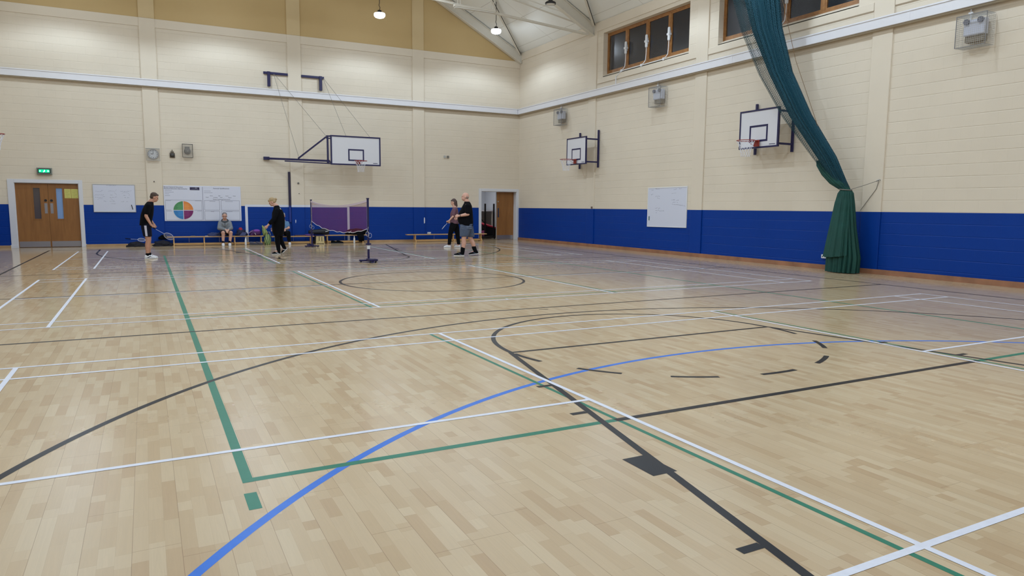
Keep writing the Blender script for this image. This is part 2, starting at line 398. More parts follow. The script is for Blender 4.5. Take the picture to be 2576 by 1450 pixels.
# white painted goal frame on the back wall
bm = new(); M_pw = mat('white_wall_paint', rgb(214, 216, 228), 0.55)
box(bm, -11.27, -11.18, -0.004, 0.0, 0.085, 1.44); box(bm, -11.18, -9.64, -0.004, 0, 1.36, 1.44); box(bm, -9.16, -7.45, -0.004, 0, 1.36, 1.44)
box(bm, -9.64, -9.16, -0.049, -0.045, 1.36, 1.44); box(bm, -7.54, -7.45, -0.004, 0, 0.085, 1.36)
struct('trim_20', bm, M_pw, label='white goal outline painted on the blue wall')
bm = new()
for cx, cz, sx, sz, y in ((-4.385, .86, .035, .15, -.0455), (-9.5, .83, .02, .09, -.0455)):
    n = 9; P = [(cx + sx * (0.6 + .5 * random.random()) * cos(2 * pi * i / n), y, cz + sz * (0.7 + .4 * random.random()) * sin(2 * pi * i / n)) for i in range(n)]
    rings(bm, [P, [(p[0], y - .002, p[2]) for p in P]])
struct('trim_21', finish(bm), M_pw, label='chips where the blue paint has flaked to white')

# ------------------------------------------------------------------ floor markings (painted parts of the floor)
ZM = [0.0003]
def marking(name, color, fn, label, rough=0.36):
    bm = new(); ZM[0] += 0.0001
    def q(x0, x1, y0, y1):
        ZM[0] += 0.000012; z = ZM[0]
        bm.faces.new([bm.verts.new(Vector(p)) for p in ((x0, y0, z), (x1, y0, z), (x1, y1, z), (x0, y1, z))])
    def seg(a, b, w):
        a, b = Vector((*a, 0)), Vector((*b, 0)); d = (b - a).normalized(); s = Vector((-d.y, d.x, 0)) * w / 2; ZM[0] += 0.000012; z = ZM[0]
        bm.faces.new([bm.verts.new(p + Vector((0, 0, z))) for p in (a - s, b - s, b + s, a + s)])
    def arc(c, r, a0, a1, w, n=96):
        P = []; ZM[0] += 0.000012; z = ZM[0]
        for i in range(n + 1):
            t = radians(a0 + (a1 - a0) * i / n); P.append([bm.verts.new(Vector((c[0] + rr * cos(t), c[1] + rr * sin(t), z))) for rr in (r - w / 2, r + w / 2)])
        for a, b in zip(P[:-1], P[1:]): bm.faces.new((a[0], a[1], b[1], b[0]))
    fn(q, seg, arc); finish(bm)
    for f in bm.faces:
        if f.normal.z < 0: f.normal_flip()
    o = obj(name, bm, mat(name, color, rough, var=0.04, vscale=20, spec=0.12), floor); o['label'] = label; return o
XC = -9.57
def hl(seg, x0, x1, y, w): seg((x0, y), (x1, y), w)
def vl(seg, x, y0, y1, w): seg((x, y0), (x, y1), w)
def f_blue(q, seg, arc):
    arc((-9.6, -27.8), 5.96, 8, 172, 0.05)
marking('blue_arc_marking', rgb(58, 118, 216), f_blue, 'blue arc painted across the near floor')
def f_green(q, seg, arc):
    vl(seg, -14.075, -23.365, -5.35, 0.055); vl(seg, -5.02, -23.365, -5.35, 0.05)
    hl(seg, -14.1, -11.72, -23.335, 0.055); hl(seg, -7.45, -5.0, -23.335, 0.055); hl(seg, -14.1, -5.0, -5.37, 0.05)
    hl(seg, -14.05, -5.0, -17.32, 0.04); hl(seg, -14.05, -5.0, -11.40, 0.04)
    q(-14.115, -14.055, -23.72, -23.51)
    for y0, y1 in ((-26.5, -19.80), (-17.5, -11.46), (-9.2, -2.6)):
        vl(seg, -11.70, y0, y1, 0.035); vl(seg, -7.43, y0, y1, 0.035)
marking('green_volleyball_lines', rgb(44, 122, 98), f_green, 'green volleyball court lines')
def f_black(q, seg, arc):
    w = 0.05
    for x in (-17.13, -1.9): vl(seg, x, -26.9, -1.8, w)
    for y in (-26.9, -1.8, -18.51, -14.40, -10.38): hl(seg, -17.13, -1.9, y, w)
    arc((XC, -14.40), 1.765, 0, 360, w)
    for s, cy, yb, ft in ((1, -25.3, -26.9, -21.07), (-1, -3.4, -1.8, -7.63)):
        arc((XC, cy), 6.22, 0 if s > 0 else 180, 180 if s > 0 else 360, w, 160)
        for sx in (-1, 1):
            vl(seg, XC + sx * 6.22, min(cy, yb), max(cy, yb), w)
            a = (XC + sx * 1.775, ft); b = (XC + sx * 3.0, yb); seg(a, b, w)
            def P(y): t = (y - ft) / (yb - ft); return XC + sx * (1.775 + 1.225 * t)
            for d, h in ((1.27, .05), (2.02, .05), (3.99, .05)):
                y = ft - s * d; x = P(y) + sx * .025; q(min(x, x + sx * .125), max(x, x + sx * .125), y - h / 2, y + h / 2)
            y = ft - s * 3.03; x = P(y) - sx * .02; q(min(x, x + sx * .165), max(x, x + sx * .165), y - .14, y + .14)
        hl(seg, XC - 1.775, XC + 1.775, ft, w)
        arc((XC, ft), 1.765, 0 if s > 0 else 180, 180 if s > 0 else 360, w)
        for i in range(7):
            a = 180 + 2 + i * 27.0; arc((XC, ft), 1.765, a if s > 0 else a - 180, (a + 13.5) if s > 0 else a - 180 + 13.5, w, 12)
    hl(seg, -11.72, -7.45, -23.335, 0.055)
    seg((-9.62, -18.63), (-9.5, -18.68), .03)
marking('black_basketball_lines', rgb(28, 26, 31), f_black, 'black and dark brown basketball court lines')
def f_white(q, seg, arc):
    w = 0.04
    for ys in ((-19.78, -20.24, -22.83, -25.38, -25.84), (-11.46, -11.92, -14.49, -17.08, -17.52), (-2.62, -3.08, -5.9, -8.74, -9.2)):
        o1, s1, c, s2, o2 = ys
        for y in (o1, s1, s2, o2): hl(seg, -16.33, -2.66, y, w)
        hl(seg, -16.33, -11.59, c, w); hl(seg, -7.52, -2.66, c, w)
        for x in (-16.31, -15.55, -11.59, -7.52, -3.43, -2.68): vl(seg, x, o1, o2, w)
    seg((-9.53, -17.50), (-9.53, -17.42), .03)
marking('white_badminton_lines', rgb(226, 228, 240), f_white, 'white badminton court lines')

# ------------------------------------------------------------------ white trunking along both walls
t = thing('cable_trunking', 'white boxed trunking running the whole length of the back wall', 'trunking', (-9.4, 0, 5.35))
bm = new(); box(bm, XL, -0.166, -0.15, -0.046, 5.37, 5.585); box(bm, XL, -0.166, -0.165, -0.046, 5.565, 5.60); obj('trunk_body', bm, M_trunk, t, bevel=.006)
bm = new(); box(bm, XL, -.112, -0.11, 0, 5.335, 5.372); obj('support_rail', bm, mat('trunk_rail', rgb(176, 162, 140), .6), t)
t = thing('cable_trunking', 'white boxed trunking running the length of the right wall below the high windows', 'trunking', (0, -14, 5.35))
bm = new(); box(bm, -0.15, -0.037, YF, -0.046, 5.37, 5.585); box(bm, -0.165, -0.037, YF, -.046, 5.565, 5.60); obj('trunk_body', bm, M_trunk, t, bevel=.006)
for y in (-4.1, -9.4, -12.5, -14.9, -17.5):
    bm = new(); box(bm, -0.1535, -0.1495, y - .03, y + .03, 5.372, 5.565); obj('joint_cover', bm, M_trunk, t)
bm = new(); box(bm, -0.11, 0, YF, 0, 5.335, 5.372); obj('support_rail', bm, bpy.data.materials['trunk_rail'], t)

# ------------------------------------------------------------------ roof steel
def truss(y, label, n):
    t = thing('roof_truss', label, 'truss', (XR, y, 7.5), 0)
    for sgn, nm in ((1, 'rafter'), (-1, 'rafter')):
        bm = new()
        X = lambda x: x if sgn > 0 else 2 * XR - x
        z0, z1 = 7.50, 7.50 - SL * XR - .02
        top = 0.40
        for yy0, yy1, za, zb in ((y - .012, y + .012, 0, top), (y - .09, y + .09, -.01, .02), (y - .09, y + .09, top - .02, top)):
            rings(bm, [[(X(-.02), yy, z0 + za), (X(XR), yy, z1 + za), (X(XR), yy, z1 + zb), (X(-.02), yy, z0 + zb)] for yy in (yy0, yy1)])
        # heel stiffener
        box(bm, min(X(-.04), X(-.02)), max(X(-.04), X(-.02)), y - .09, y + .09, z0, z0 + top)
        obj(nm, finish(bm), M_steel, t)
    if n:
        bm = new()
        for sx in (1, -1):
            a = Vector((-.25, y, 7.545)); c = Vector((XR, y, 8.16))
            if sx < 0: a.x = 2 * XR - a.x
            bar(bm, a, c, .07, .07)
            for fx in (-6.4, -8.6):
                x = fx if sx > 0 else 2 * XR - fx; zt = 7.545 + (abs(fx) - .25) * .067
                bar(bm, (x, y, zt), (x, y, 7.5 + SL * abs(fx)), .03, .03, up=(0, 1, 0))
        obj('tie_bar', bm, M_steel, t)
    return t
truss(-0.13, 'grey steel rafter pair lying against the gable wall', 0)
truss(-5.6, 'grey steel roof truss next to the gable, its tie bar in view', 1)
truss(-11.2, 'grey steel roof truss over the middle windows', 1)
truss(-16.85, 'grey steel roof truss over the hall centre', 1)
truss(-22.5, 'grey steel roof truss nearest the camera', 1)
def cz(x): return EAVE - SL * x - .1
for (a, b, lab) in (((-.12, -.25), (-5.75, -5.45), 'pale diagonal roof brace rising from the corner heel'), ((-.12, -5.75), (-5.75, -11.0), 'pale diagonal roof brace rising from the second truss heel'),
                    ((-.12, -5.4), (-5.75, -.3), 'pale crossing roof brace between gable and second truss')):
    bm = new(); bar(bm, (a[0], a[1], cz(a[0]) - .05), (b[0], b[1], cz(b[0]) - (.05 if 'crossing' not in lab else .0)), .085 if 'crossing' not in lab else .03, .05); o = tag(obj('roof_brace', bm, M_steel), lab, 'brace')
    if 'crossing' not in lab:
        bm = new(); off = .07; tube(bm, [(a[0], a[1] - off, cz(a[0]) - .06), (b[0], b[1] - off, cz(b[0]) - .06)], .014, 6); obj('cable', bm, M_black, o)

# suspended batten light
t = thing('batten_light', 'unlit tubular batten light hanging level with the truss tie bar', 'lamp', (-4.75, -5.75, 7.78))
bm = new(); box(bm, -5.48, -4.0, -5.82, -5.68, 7.76, 7.84); obj('housing', bm, M_steel, t, bevel=.02)
for yy in (-5.79, -5.71):
    bm = new(); tube(bm, [(-5.44, yy, 7.745), (-4.05, yy, 7.745)], .017, 10); obj('tube', bm, M_lensoff, t)
for x in (-5.3, -4.1):
    bm = new(); bar(bm, (x - .05, -5.75, 7.84), (x - .05, -5.75, cz(x) - .1), .015, .02, up=(0, 1, 0)); bar(bm, (x + .05, -5.75, 7.84), (x + .05, -5.75, cz(x) - .1), .015, .02, up=(0, 1, 0)); obj('hanger', bm, M_steel, t)

# ------------------------------------------------------------------ high bay lamps
def lamp(ix, iy):
    x, y = LAMP_X[ix], LAMP_Y[iy]; lit = (ix, iy) not in UNLIT
    cname = ('nearest the right wall', 'second from the right wall', 'third from the right wall', 'nearest the left wall')[ix]
    rname = ('closest to the gable wall', 'second row from the gable', 'third row from the gable', 'middle row of the hall', 'fifth row from the gable', 'row above the camera', 'row behind the camera')[iy]
    t = thing('high_bay_lamp', ('%s round hanging lamp %s, %s' % ('glowing' if lit else 'unlit dark rimmed', cname, rname)), 'lamp', (x, y, LAMP_Z), 0, 'round lamps hanging from the roof' )
    bm = new(); lathe(bm, (x, y, LAMP_Z), [(.175, -.03), (.18, -.02), (.18, .02), (.15, .045), (.075, .06), (.07, .12), (.03, .14)], 28); obj('housing', finish(bm), M_black, t, smooth=False)
    bm = new(); lathe(bm, (x, y, LAMP_Z), [(.02, -.135), (.09, -.13), (.155, -.11), (.190, -.07), (.195, -.01), (.185, .024)] if lit else [(.02, -.036), (.10, -.036), (.14, -.034), (.145, -.03)], 28); obj('lens', finish(bm), M_lens if lit else M_lensoff, t, smooth=True)
    zt = gz(x) - .02
    bm = new(); P = [(x, y, LAMP_Z + .13), (x + .02, y, LAMP_Z + .22), (x - .02, y, LAMP_Z + .3), (x, y, LAMP_Z + .38), (x, y, zt)]; tube(bm, P, .011, 6); obj('hanging_cable', bm, M_black, t)
    if lit:
        d = bpy.data.lights.new('high_bay_beam', 'SPOT'); d.energy = LAMP_W; d.spot_size = radians(149); d.spot_blend = 0.34
        d.shadow_soft_size = 0.14; d.color = (0.68, 0.84, 1.0); d.use_nodes = True
        nt = d.node_tree; g_ = nt.nodes.new('ShaderNodeNewGeometry'); sp = nt.nodes.new('ShaderNodeSeparateXYZ'); nt.links.new(g_.outputs['Incoming'], sp.inputs[0])
        ab = nt.nodes.new('ShaderNodeMath'); ab.operation = 'ABSOLUTE'; nt.links.new(sp.outputs['Z'], ab.inputs[0])
        mr = nt.nodes.new('ShaderNodeMapRange'); nt.links.new(ab.outputs[0], mr.inputs['Value'])   # the reflector throws most of its light sideways
        mr.inputs['From Min'].default_value = 0.28; mr.inputs['From Max'].default_value = 0.85; mr.inputs['To Min'].default_value = 2.3; mr.inputs['To Max'].default_value = 0.75
        nt.links.new(mr.outputs[0], nt.nodes['Emission'].inputs['Strength'])
        o = bpy.data.objects.new('high_bay_beam', d); COL.objects.link(o); o.location = (0, 0, -.16); o.parent = t
        d = bpy.data.lights.new('high_bay_spill', 'POINT'); d.energy = 42; d.shadow_soft_size = 0.03; d.color = (0.72, 0.86, 1.0)   # light leaking sideways from the domed lens
        o = bpy.data.objects.new('high_bay_spill', d); COL.objects.link(o); o.location = (0, 0, -.18); o.parent = t
for iy in range(len(LAMP_Y)):
    for ix in range(4): lamp(ix, iy)

# ------------------------------------------------------------------ doors
def door_set(n, x0, x1, zt, yl, leaves, outer, hw=.13):
    """lining, architrave, leaves"""
    fr = struct('door_%d' % n, new(), None); 
    bm = new(); a, b, c = outer
    box(bm, a, x0 + .02, -0.025, 0.0, 0, c); box(bm, x1 - .02, b, -0.025, 0, 0, c); box(bm, x0 + .02, x1 - .02, -0.025, 0, zt - .02, c)
    box(bm, x0 - .0, x0 + .035, 0, yl + .06, 0, zt); box(bm, x1 - .035, x1, 0, yl + .06, 0, zt); box(bm, x0 + .035, x1 - .035, 0, yl + .06, zt - .035, zt)
    if n == 1:
        box(bm, a - .02, x0 + .03, -0.035, 0, 0, .1); box(bm, x1 - .03, b + .02, -0.035, 0, 0, .1)
    obj('door_frame', bm, M_frame, fr, bevel=.004)
    return fr
d1 = door_set(1, -18.16, -16.37, 2.10, .09, 2, (-18.31, -16.28, 2.19))
d1['label'] = 'closed double oak doors with narrow glazed panels'
def leaf(parent, x0, x1, y, zt, glass=None, gm=None, hx=None):
    bm = new()
    if glass:
        a, b, c, d = glass
        slab_cells(bm, [x0, a, b, x1], [.012, c, d, zt], [glass], lambda bm, p, q, r, s: box(bm, p, q, y, y + .044, r, s))
    else: box(bm, x0, x1, y, y + .044, .012, zt)
    l = obj('door_leaf', bm, M_door, parent)
    if glass:
        bm = new(); a, b, c, d = glass
        for (p, q, r, s) in ((a - .02, a + .01, c - .02, d + .02), (b - .01, b + .02, c - .02, d + .02), (a + .01, b - .01, c - .02, c + .01), (a + .01, b - .01, d - .01, d + .02)): box(bm, p, q, y - .008, y, r, s)
        obj('glazing_bead', bm, M_door, l)
        bm = new(); box(bm, a, b, y + .015, y + .025, c, d); obj('glass_pane', bm, gm, l)
    bm = new(); box(bm, x0 + .02, x1 - .02, y - .003, y, .02, .2); obj('kick_plate', bm, M_chrome, l)
    if hx is not None:
        bm = new(); box(bm, hx - .04, hx + .04, y - .004, y, 1.10, 1.43); obj('push_plate', bm, M_chrome, l, bevel=.003)
        bm = new(); disc(bm, (hx, y, 1.52), (0, -1, 0), .04, .008); obj('lock_rose', bm, M_navy if False else M_black, l)
    return l
M_paleglass = mat('frosted_pane', rgb(130, 160, 205), 0.2)
M_darkglass2 = mat('dim_pane', rgb(84, 76, 76), 0.15)
leaf(d1, -18.125, -17.253, .07, 2.06, (-17.66, -17.46, .92, 1.93), M_darkglass2, -17.33)
leaf(d1, -17.247, -16.405, .07, 2.06, (-17.04, -16.85, .92, 1.93), M_paleglass, -17.17)
M_yellow = mat('yellow_notice', rgb(206, 200, 110), .6)
for x0, x1 in ((-16.80, -16.62), (-16.61, -16.42)):
    bm = new(); box(bm, x0, x1, .064, .069, 1.60, 1.90); o = obj('paper_notice', bm, M_yellow); tag(o, 'yellow paper notice on the closed double door, the %s of the two sheets' % ('left' if x0 < -16.7 else 'right'), 'notice', 'yellow notices on the double door')
    bm = new()
    for i in range(7): box(bm, x0 + .02, x1 - .03 - .05 * (i % 3 == 1), .063, .0645, 1.63 + i * .035, 1.637 + i * .035)
    obj('print', bm, mat('faded_print', rgb(150, 140, 70), .7), o)

# doorway 2 with the storeroom beyond
d2 = door_set(2, -1.82, -0.08, 2.11, .27, 1, (-1.92, -0.002, 2.2))
d2['label'] = 'doorway to the storeroom with one oak leaf shut and one swung open'
leaf(d2, -.945, -.118, .25, 2.07, None, None, None)
l2 = [c for c in d2.children if c.name.startswith('door_leaf')][0]
bm = new(); box(bm, -.90, -.83, .242, .25, .98, 1.38); obj('push_plate', bm, mat('dark_steel', rgb(90, 95, 110), .35, metal=.8), l2, bevel=.003)
bm = new(); disc(bm, (-.87, .25, 1.66), (0, -1, 0), .03, .006); obj('lock_rose', bm, M_chrome, l2)
bm = new(); box(bm, -.953, -.943, .245, .30, .02, 2.07); obj('edge_strip', bm, mat('pale_edge', rgb(170, 165, 160), .5), l2)
bm = new(); box(bm, -1.785, -1.74, .33, 1.16, .012, 2.07); l3 = obj('door_leaf', bm, M_door, d2)
# storeroom shell
M_store = mat('storeroom_wall', rgb(190, 192, 196), .7, bump=.2, bscale=25)
bm = new()
box(bm, -3.4, -3.2, .35, 4.2, 0, 2.8); box(bm, .3, .5, .35, 4.2, 0, 2.8); box(bm, -3.2, .3, 4.0, 4.2, 0, 2.8); box(bm, -3.4, .5, .35, 4.2, 2.8, 3.0)
struct('wall_storeroom', bm, M_store, label='plain grey walls of the storeroom seen through the doorway')
ld = bpy.data.lights.new('storeroom_glow', 'AREA'); ld.energy = 22; ld.size = .6; ld.color = (.9, .94, 1)
t = thing('ceiling_light', 'small square light inside the storeroom ceiling', 'lamp', (-1.2, 2.6, 2.78))
bm = new(); box(bm, -1.5, -.9, 2.3, 2.9, 2.74, 2.8); obj('light_panel', bm, mat('store_lens', (1, 1, 1), .4, emit=(.9, .95, 1), estr=3), t)
lo = bpy.data.objects.new('storeroom_glow', ld); COL.objects.link(lo); lo.parent = t; lo.location = (0, 0, -.06)
# shelf, posts, mats and boxes in the storeroom
bm = new(); box(bm, -3.1, .25, 3.0, 3.95, 1.22, 1.27); o = obj('tabletop', bm, M_white); s = thing('storage_shelf', 'white shelf along the far storeroom wall', 'shelf', (-1.4, 3.5, 0)); o.parent = s; o.matrix_parent_inverse = s.matrix_basis.inverted()
for x in (-3.0, -1.4, .2):
    for y in (3.05, 3.9):
        bm = new(); box(bm, x - .02, x + .02, y - .02, y + .02, 0, 1.22); obj('leg', bm, M_steel, s)
bm = new(); box(bm, -1.3, -.9, 3.1, 3.9, 0, 1.1); tag(obj('grey_crash_mat', bm, mat('grey_mat', rgb(120, 122, 128), .7), None, bevel=.03), 'grey folded mat standing under the white shelf in the storeroom', 'mat') 
bpy.context.view_layer.update()
t = thing('post_trolley', 'black trolley with two tall upright posts just inside the storeroom', 'trolley', (-.85, 1.3, 0))
for x, h in ((-1.03, 1.57), (-.60, 1.57)):
    bm = new(); box(bm, x - .028, x + .028, 1.2, 1.26, .05, h); obj('upright', bm, M_black, t)
bm = new(); box(bm, -1.55, -.35, 1.0, 1.5, .05, .12); obj('deck', bm, M_black, t)
for x in (-1.45, -.45):
    for y in (1.05, 1.45):
        bm = new(); disc(bm, (x, y - .02, .035), (0, 1, 0), .035, .03, 14); obj('wheel', bm, M_black, t)
bm = new(); bar(bm, (-1.35, 1.35, 1.08), (-.78, 1.45, .5), .03, .03); bar(bm, (-1.35, 1.35, .95), (-.88, 1.45, .32), .03, .03); obj('diagonal_strut', bm, M_black, t)
# red topped vaulting box / table, folded
t = thing('gym_trestle', 'black trestle with a red padded top in the storeroom', 'gym equipment', (-.55, 2.0, 0))
bm = new(); rings(bm, [[(-.95, 1.7, .60), (-.15, 1.7, .42), (-.15, 2.5, .52), (-.95, 2.5, .74)], [(-.95, 1.7, .66), (-.15, 1.7, .48), (-.15, 2.5, .58), (-.95, 2.5, .80)]]); obj('padded_top', finish(bm), mat('red_vinyl', rgb(196, 40, 66), .4), t, bevel=.015)
bm = new(); rings(bm, [[(-.93, 1.75, .25), (-.17, 1.75, .05), (-.17, 2.45, .05), (-.93, 2.45, .05)], [(-.93, 1.75, .60), (-.17, 1.75, .42), (-.17, 2.45, .52), (-.93, 2.45, .73)]]); obj('body', finish(bm), M_black, t)
for x, lab in ((-1.28, 'left'), (-.95, 'right')):
    bm = new(); pts = [(x - .12, 1.58, .14), (x + .05, 1.58, .13), (x + .14, 1.6, .36), (x - .1, 1.6, .34)]
    rings(bm, [pts, [(p[0], p[1] + .1, p[2]) for p in pts]]); tag(obj('pink_bag', finish(bm), mat('pink_fabric', rgb(226, 110, 170), .7), None, bevel=.02), 'pink bag low in the storeroom, %s one of the pair' % lab, 'bag', 'pink bags in the storeroom')

# ------------------------------------------------------------------ high windows
def window(n, W, lab):
    y0, y1, z0, z1 = W
    w_ = struct('window_%d' % n, new(), None, label=lab)
    bm = new(); P = 4; st = (y1 - y0) / P; X0, X1 = .18, .25
    zb = z0 + .1
    box(bm, X0, X1, y0, y1, zb, zb + .06); box(bm, X0, X1, y0, y1, z1 - .06, z1)
    for i in range(P + 1):
        y = y0 + st * i; a = max(y - .045, y0); b = min(y + .045, y1); box(bm, X0, X1, a, b, zb + .06, z1 - .06)
    obj('window_frame', bm, M_win, w_, bevel=.004)
    for i in range(P):
        a, b = y0 + st * i + .045, y0 + st * (i + 1) - .045
        bm = new(); c, d = zb + .06, z1 - .06; e = .045
        for q in ((a, a + e, c, d), (b - e, b, c, d), (a + e, b - e, c, c + e), (a + e, b - e, d - e, d)): box(bm, X0 + .012, X1 - .01, *q)
        s = obj('sash', bm, M_win, w_)
        bm = new(); box(bm, X0 + .035, X0 + .041, a + e, b - e, c + e, d - e); obj('glass_pane', bm, M_glass, s)
    bm = new(); rings(bm, [[(0, y, z0), (X0 + .005, y, zb + .004), (X1, y, zb + .004), (X1, y, z0 - .02), (0, y, z0 - .02)] for y in (y0, y1)]); obj('sill', finish(bm), M_conc, w_)
    return w_
window(1, WINS[0], 'high window of four dark panes with motors on its mullions')
window(2, WINS[1], 'high window of four dark panes behind the green netting')
window(3, WINS[2], 'high window out of frame'); window(4, WINS[3], 'high window out of frame')
# dark backing far outside is the night sky itself
def actuator(y, lab):
    t = thing('window_actuator', lab, 'window motor', (.14, y, 6.75), 0, 'white motors on the high windows')
    bm = new(); tube(bm, [(.13, y, 6.60), (.13, y, 6.62), (.13, y, 6.97), (.13, y, 7.0)], [.032, .045, .045, .032], 12); box(bm, .12, .18, y - .03, y + .03, 6.7, 6.9); obj('motor_body', bm, M_white, t)
    bm = new(); box(bm, .085, .18, y - .06, y + .06, 6.76, 6.82); obj('clamp', bm, M_white, t)
    bm = new(); tube(bm, [(.13, y, 6.6), (.13, y + .005, 6.4), (.12, y + .02, 6.2), (.08, y + .05, 6.12), (.02, y + .07, 6.07)], .012, 6); obj('cable', bm, M_white, t)
actuator(-7.33, 'white motor and cable on the first mullion of the left high window')
actuator(-8.43, 'white motor and cable on the middle mullion of the left high window')
actuator(-9.53, 'white motor and cable on the third mullion of the left high window')
actuator(-14.03, 'white motor at the top edge beside the green netting')
bm = new(); tube(bm, [(-.02, -9.5, 6.03), (-.02, -8.4, 6.03), (-.02, -7.33, 6.03), (-.05, -7.05, 5.88), (-.05, -7.05, 5.60)], .016, 8)
for y in (-9.5, -8.4, -7.33): disc(bm, (-.05, y, 6.03), (1, 0, 0), .045, .03, 14)
tag(obj('conduit', bm, M_white), 'thin white conduit along the sill of the left high window', 'conduit')

# ------------------------------------------------------------------ basketball goals on the side wall
def hoop(parent, c, out, r=.225):
    """rim, bracket and net; c = rim centre, out = unit vector from board to rim"""
    c = Vector(c); out = Vector(out); n = 40
    bm = new(); tube(bm, [c + Vector((cos(2 * pi * i / n) * r, sin(2 * pi * i / n) * r, 0)) for i in range(n)], .009, 8, closed=True)
    rim = obj('rim', bm, M_red, parent)
    bm = new(); b = c - out * (r + .0); s = Vector((-out.y, out.x, 0))
    e = c - out * (r + .15)
    rings(bm, [[e + s * .09 + Vector((0, 0, .03)), e - s * .09 + Vector((0, 0, .03)), e - s * .09 - Vector((0, 0, .13)), e + s * .09 - Vector((0, 0, .13))],
               [e + out * .01 + s * .09 + Vector((0, 0, .03)), e + out * .01 - s * .09 + Vector((0, 0, .03)), e + out * .01 - s * .09 - Vector((0, 0, .13)), e + out * .01 + s * .09 - Vector((0, 0, .13))]])
    rings(bm, [[e + s * .07 + Vector((0, 0, .01)), e - s * .07 + Vector((0, 0, .01)), e - s * .07, e + s * .07], [b + s * .06 + Vector((0, 0, .01)), b - s * .06 + Vector((0, 0, .01)), b - s * .06, b + s * .06]])
    for q in (-1, 1): tube(bm, [e + s * .07 * q - Vector((0, 0, .12)), c - out * r * .8 + s * q * r * .55], .006, 6)
    obj('bracket', finish(bm), M_red, rim)
    bm = new(); N = 12; rows = 6
    rad = [r, .19, .155, .13, .115, .11]; hz = [0, .08, .16, .24, .32, .40]
    def pt(i, j, off=0): a = 2 * pi * (i + off) / N; return c + Vector((cos(a) * rad[j], sin(a) * rad[j], -hz[j]))
    for i in range(N):
        for j in range(rows - 1):
            o0 = .5 * (j % 2); o1 = .5 * ((j + 1) % 2)
            for d in (-.5, .5):
                a = pt(i, j, o0); b2 = pt(i, j + 1, o0 + d); tube(bm, [a, (a + b2) / 2, b2], .0035, 4, cap=False)
    obj('net', bm, M_cord, parent)
def square_marks(bm, P, w, h, t):
    pass
def side_goal(yc, lab, sgn=1, xw=0.0):
    t = thing('basketball_goal', lab, 'basketball hoop', (xw, yc, 3.0), 0, 'basketball goals on brackets')
    X = lambda d: xw - sgn * d
    def bx(bm, d0, d1, a, b, c, d): box(bm, min(X(d0), X(d1)), max(X(d0), X(d1)), a, b, c, d)
    for s in (-1, 1):
        y = yc + s * .6
        bm = new(); bx(bm, .03, .08, y - .03, y + .03, 2.86, 4.18); obj('wall_post', bm, M_navy, t, bevel=.004)
        bm = new()
        for z in (3.05, 3.85): bx(bm, .08, .565, y - .02, y + .02, z - .025, z + .025)
        obj('bracket_arm', bm, M_navy, t)
    bm = new(); bx(bm, .575, .60, yc - .60, yc + .60, 3.01, 3.90); obj('backboard', bm, M_board, t)
    bm = new()
    for q in ((-.64, -.60, 2.97, 3.94), (.60, .64, 2.97, 3.94)): bx(bm, .56, .61, yc + q[0], yc + q[1], q[2], q[3])
    for z0, z1 in ((2.97, 3.01), (3.90, 3.94)): bx(bm, .56, .61, yc - .60, yc + .60, z0, z1)
    obj('board_frame', bm, M_navy, t)
    bm = new(); a, b, c, d = -.30, .30, 3.13, 3.55; e = .05
    for q in ((a, a + e, c, d), (b - e, b, c, d), (a + e, b - e, c, c + e), (a + e, b - e, d - e, d)): bx(bm, .60, .603, yc + q[0], yc + q[1], q[2], q[3])
    obj('target_square', bm, M_navy, t)
    bm = new(); bx(bm, .60, .603, yc - .55, yc - .36, 3.04, 3.055); obj('maker_mark', bm, M_navy, t)
    hoop(t, (X(1.02), yc, 3.14), (-sgn, 0, 0))
    return t
side_goal(-5.5, 'wall basketball goal on the right wall nearest the corner')
side_goal(-14.0, 'wall basketball goal on the right wall beside the green netting')
side_goal(-5.5, 'wall basketball goal on the left wall, only its rim in view', -1, XL)

# big swing-out goal on the back wall
t = thing('swing_basketball_goal', 'large basketball goal on a hinged frame with wires on the back wall', 'basketball hoop', (-9.4, -.1, 3.0))
A = Vector((-10.45, -.1, 3.12)); yb = -1.28
def PL(x):  # depth of the folded frame at x
    return -.12 + (x + 10.45) / (2.0) * (yb + .12 + .02)
bm = new(); box(bm, -10.58, -10.38, -.12, -.0, 3.07, 3.18); obj('hinge_plate', bm, M_navy, t)
bm = new()
bar(bm, A, (-8.45, yb + .06, 3.04), .07, .07); bar(bm, (-9.9, PL(-9.9), 3.03), (-8.4, yb + .06, 2.95), .04, .04); obj('arm', bm, M_navy, t)
bm = new(); bar(bm, (-9.47, PL(-9.47), 3.12), (-8.56, yb + .08, 3.9), .05, .05); obj('diagonal_brace', bm, M_navy, t)
bm = new(); bar(bm, (-8.52, yb + .06, 2.95), (-8.52, yb + .06, 3.92), .06, .06, up=(0, 1, 0)); bar(bm, (-8.56, yb + .06, 3.93), (-8.42, yb + .06, 3.93), .05, .05); bar(bm, (-8.56, yb + .06, 3.0), (-6.7, yb + .06, 3.0), .04, .04); bar(bm, (-8.56, yb + .06, 3.85), (-6.7, yb + .06, 3.85), .04, .04); obj('upright', bm, M_navy, t)
x0, x1, z0, z1 = -8.38, -6.62, 2.96, 3.92
bm = new(); box(bm, x0, x1, yb, yb + .03, z0, z1); obj('backboard', bm, M_board, t)
bm = new(); w_ = .05
for q in ((x0 - w_, x0, z0 - w_, z1 + w_), (x1, x1 + w_, z0 - w_, z1 + w_), (x0, x1, z0 - w_, z0), (x0, x1, z1, z1 + w_)): box(bm, q[0], q[1], yb - .01, yb + .04, q[2], q[3])
obj('board_frame', bm, M_navy, t)
bm = new(); a, b, c, d = -7.79, -7.20, 3.07, 3.50; e = .05
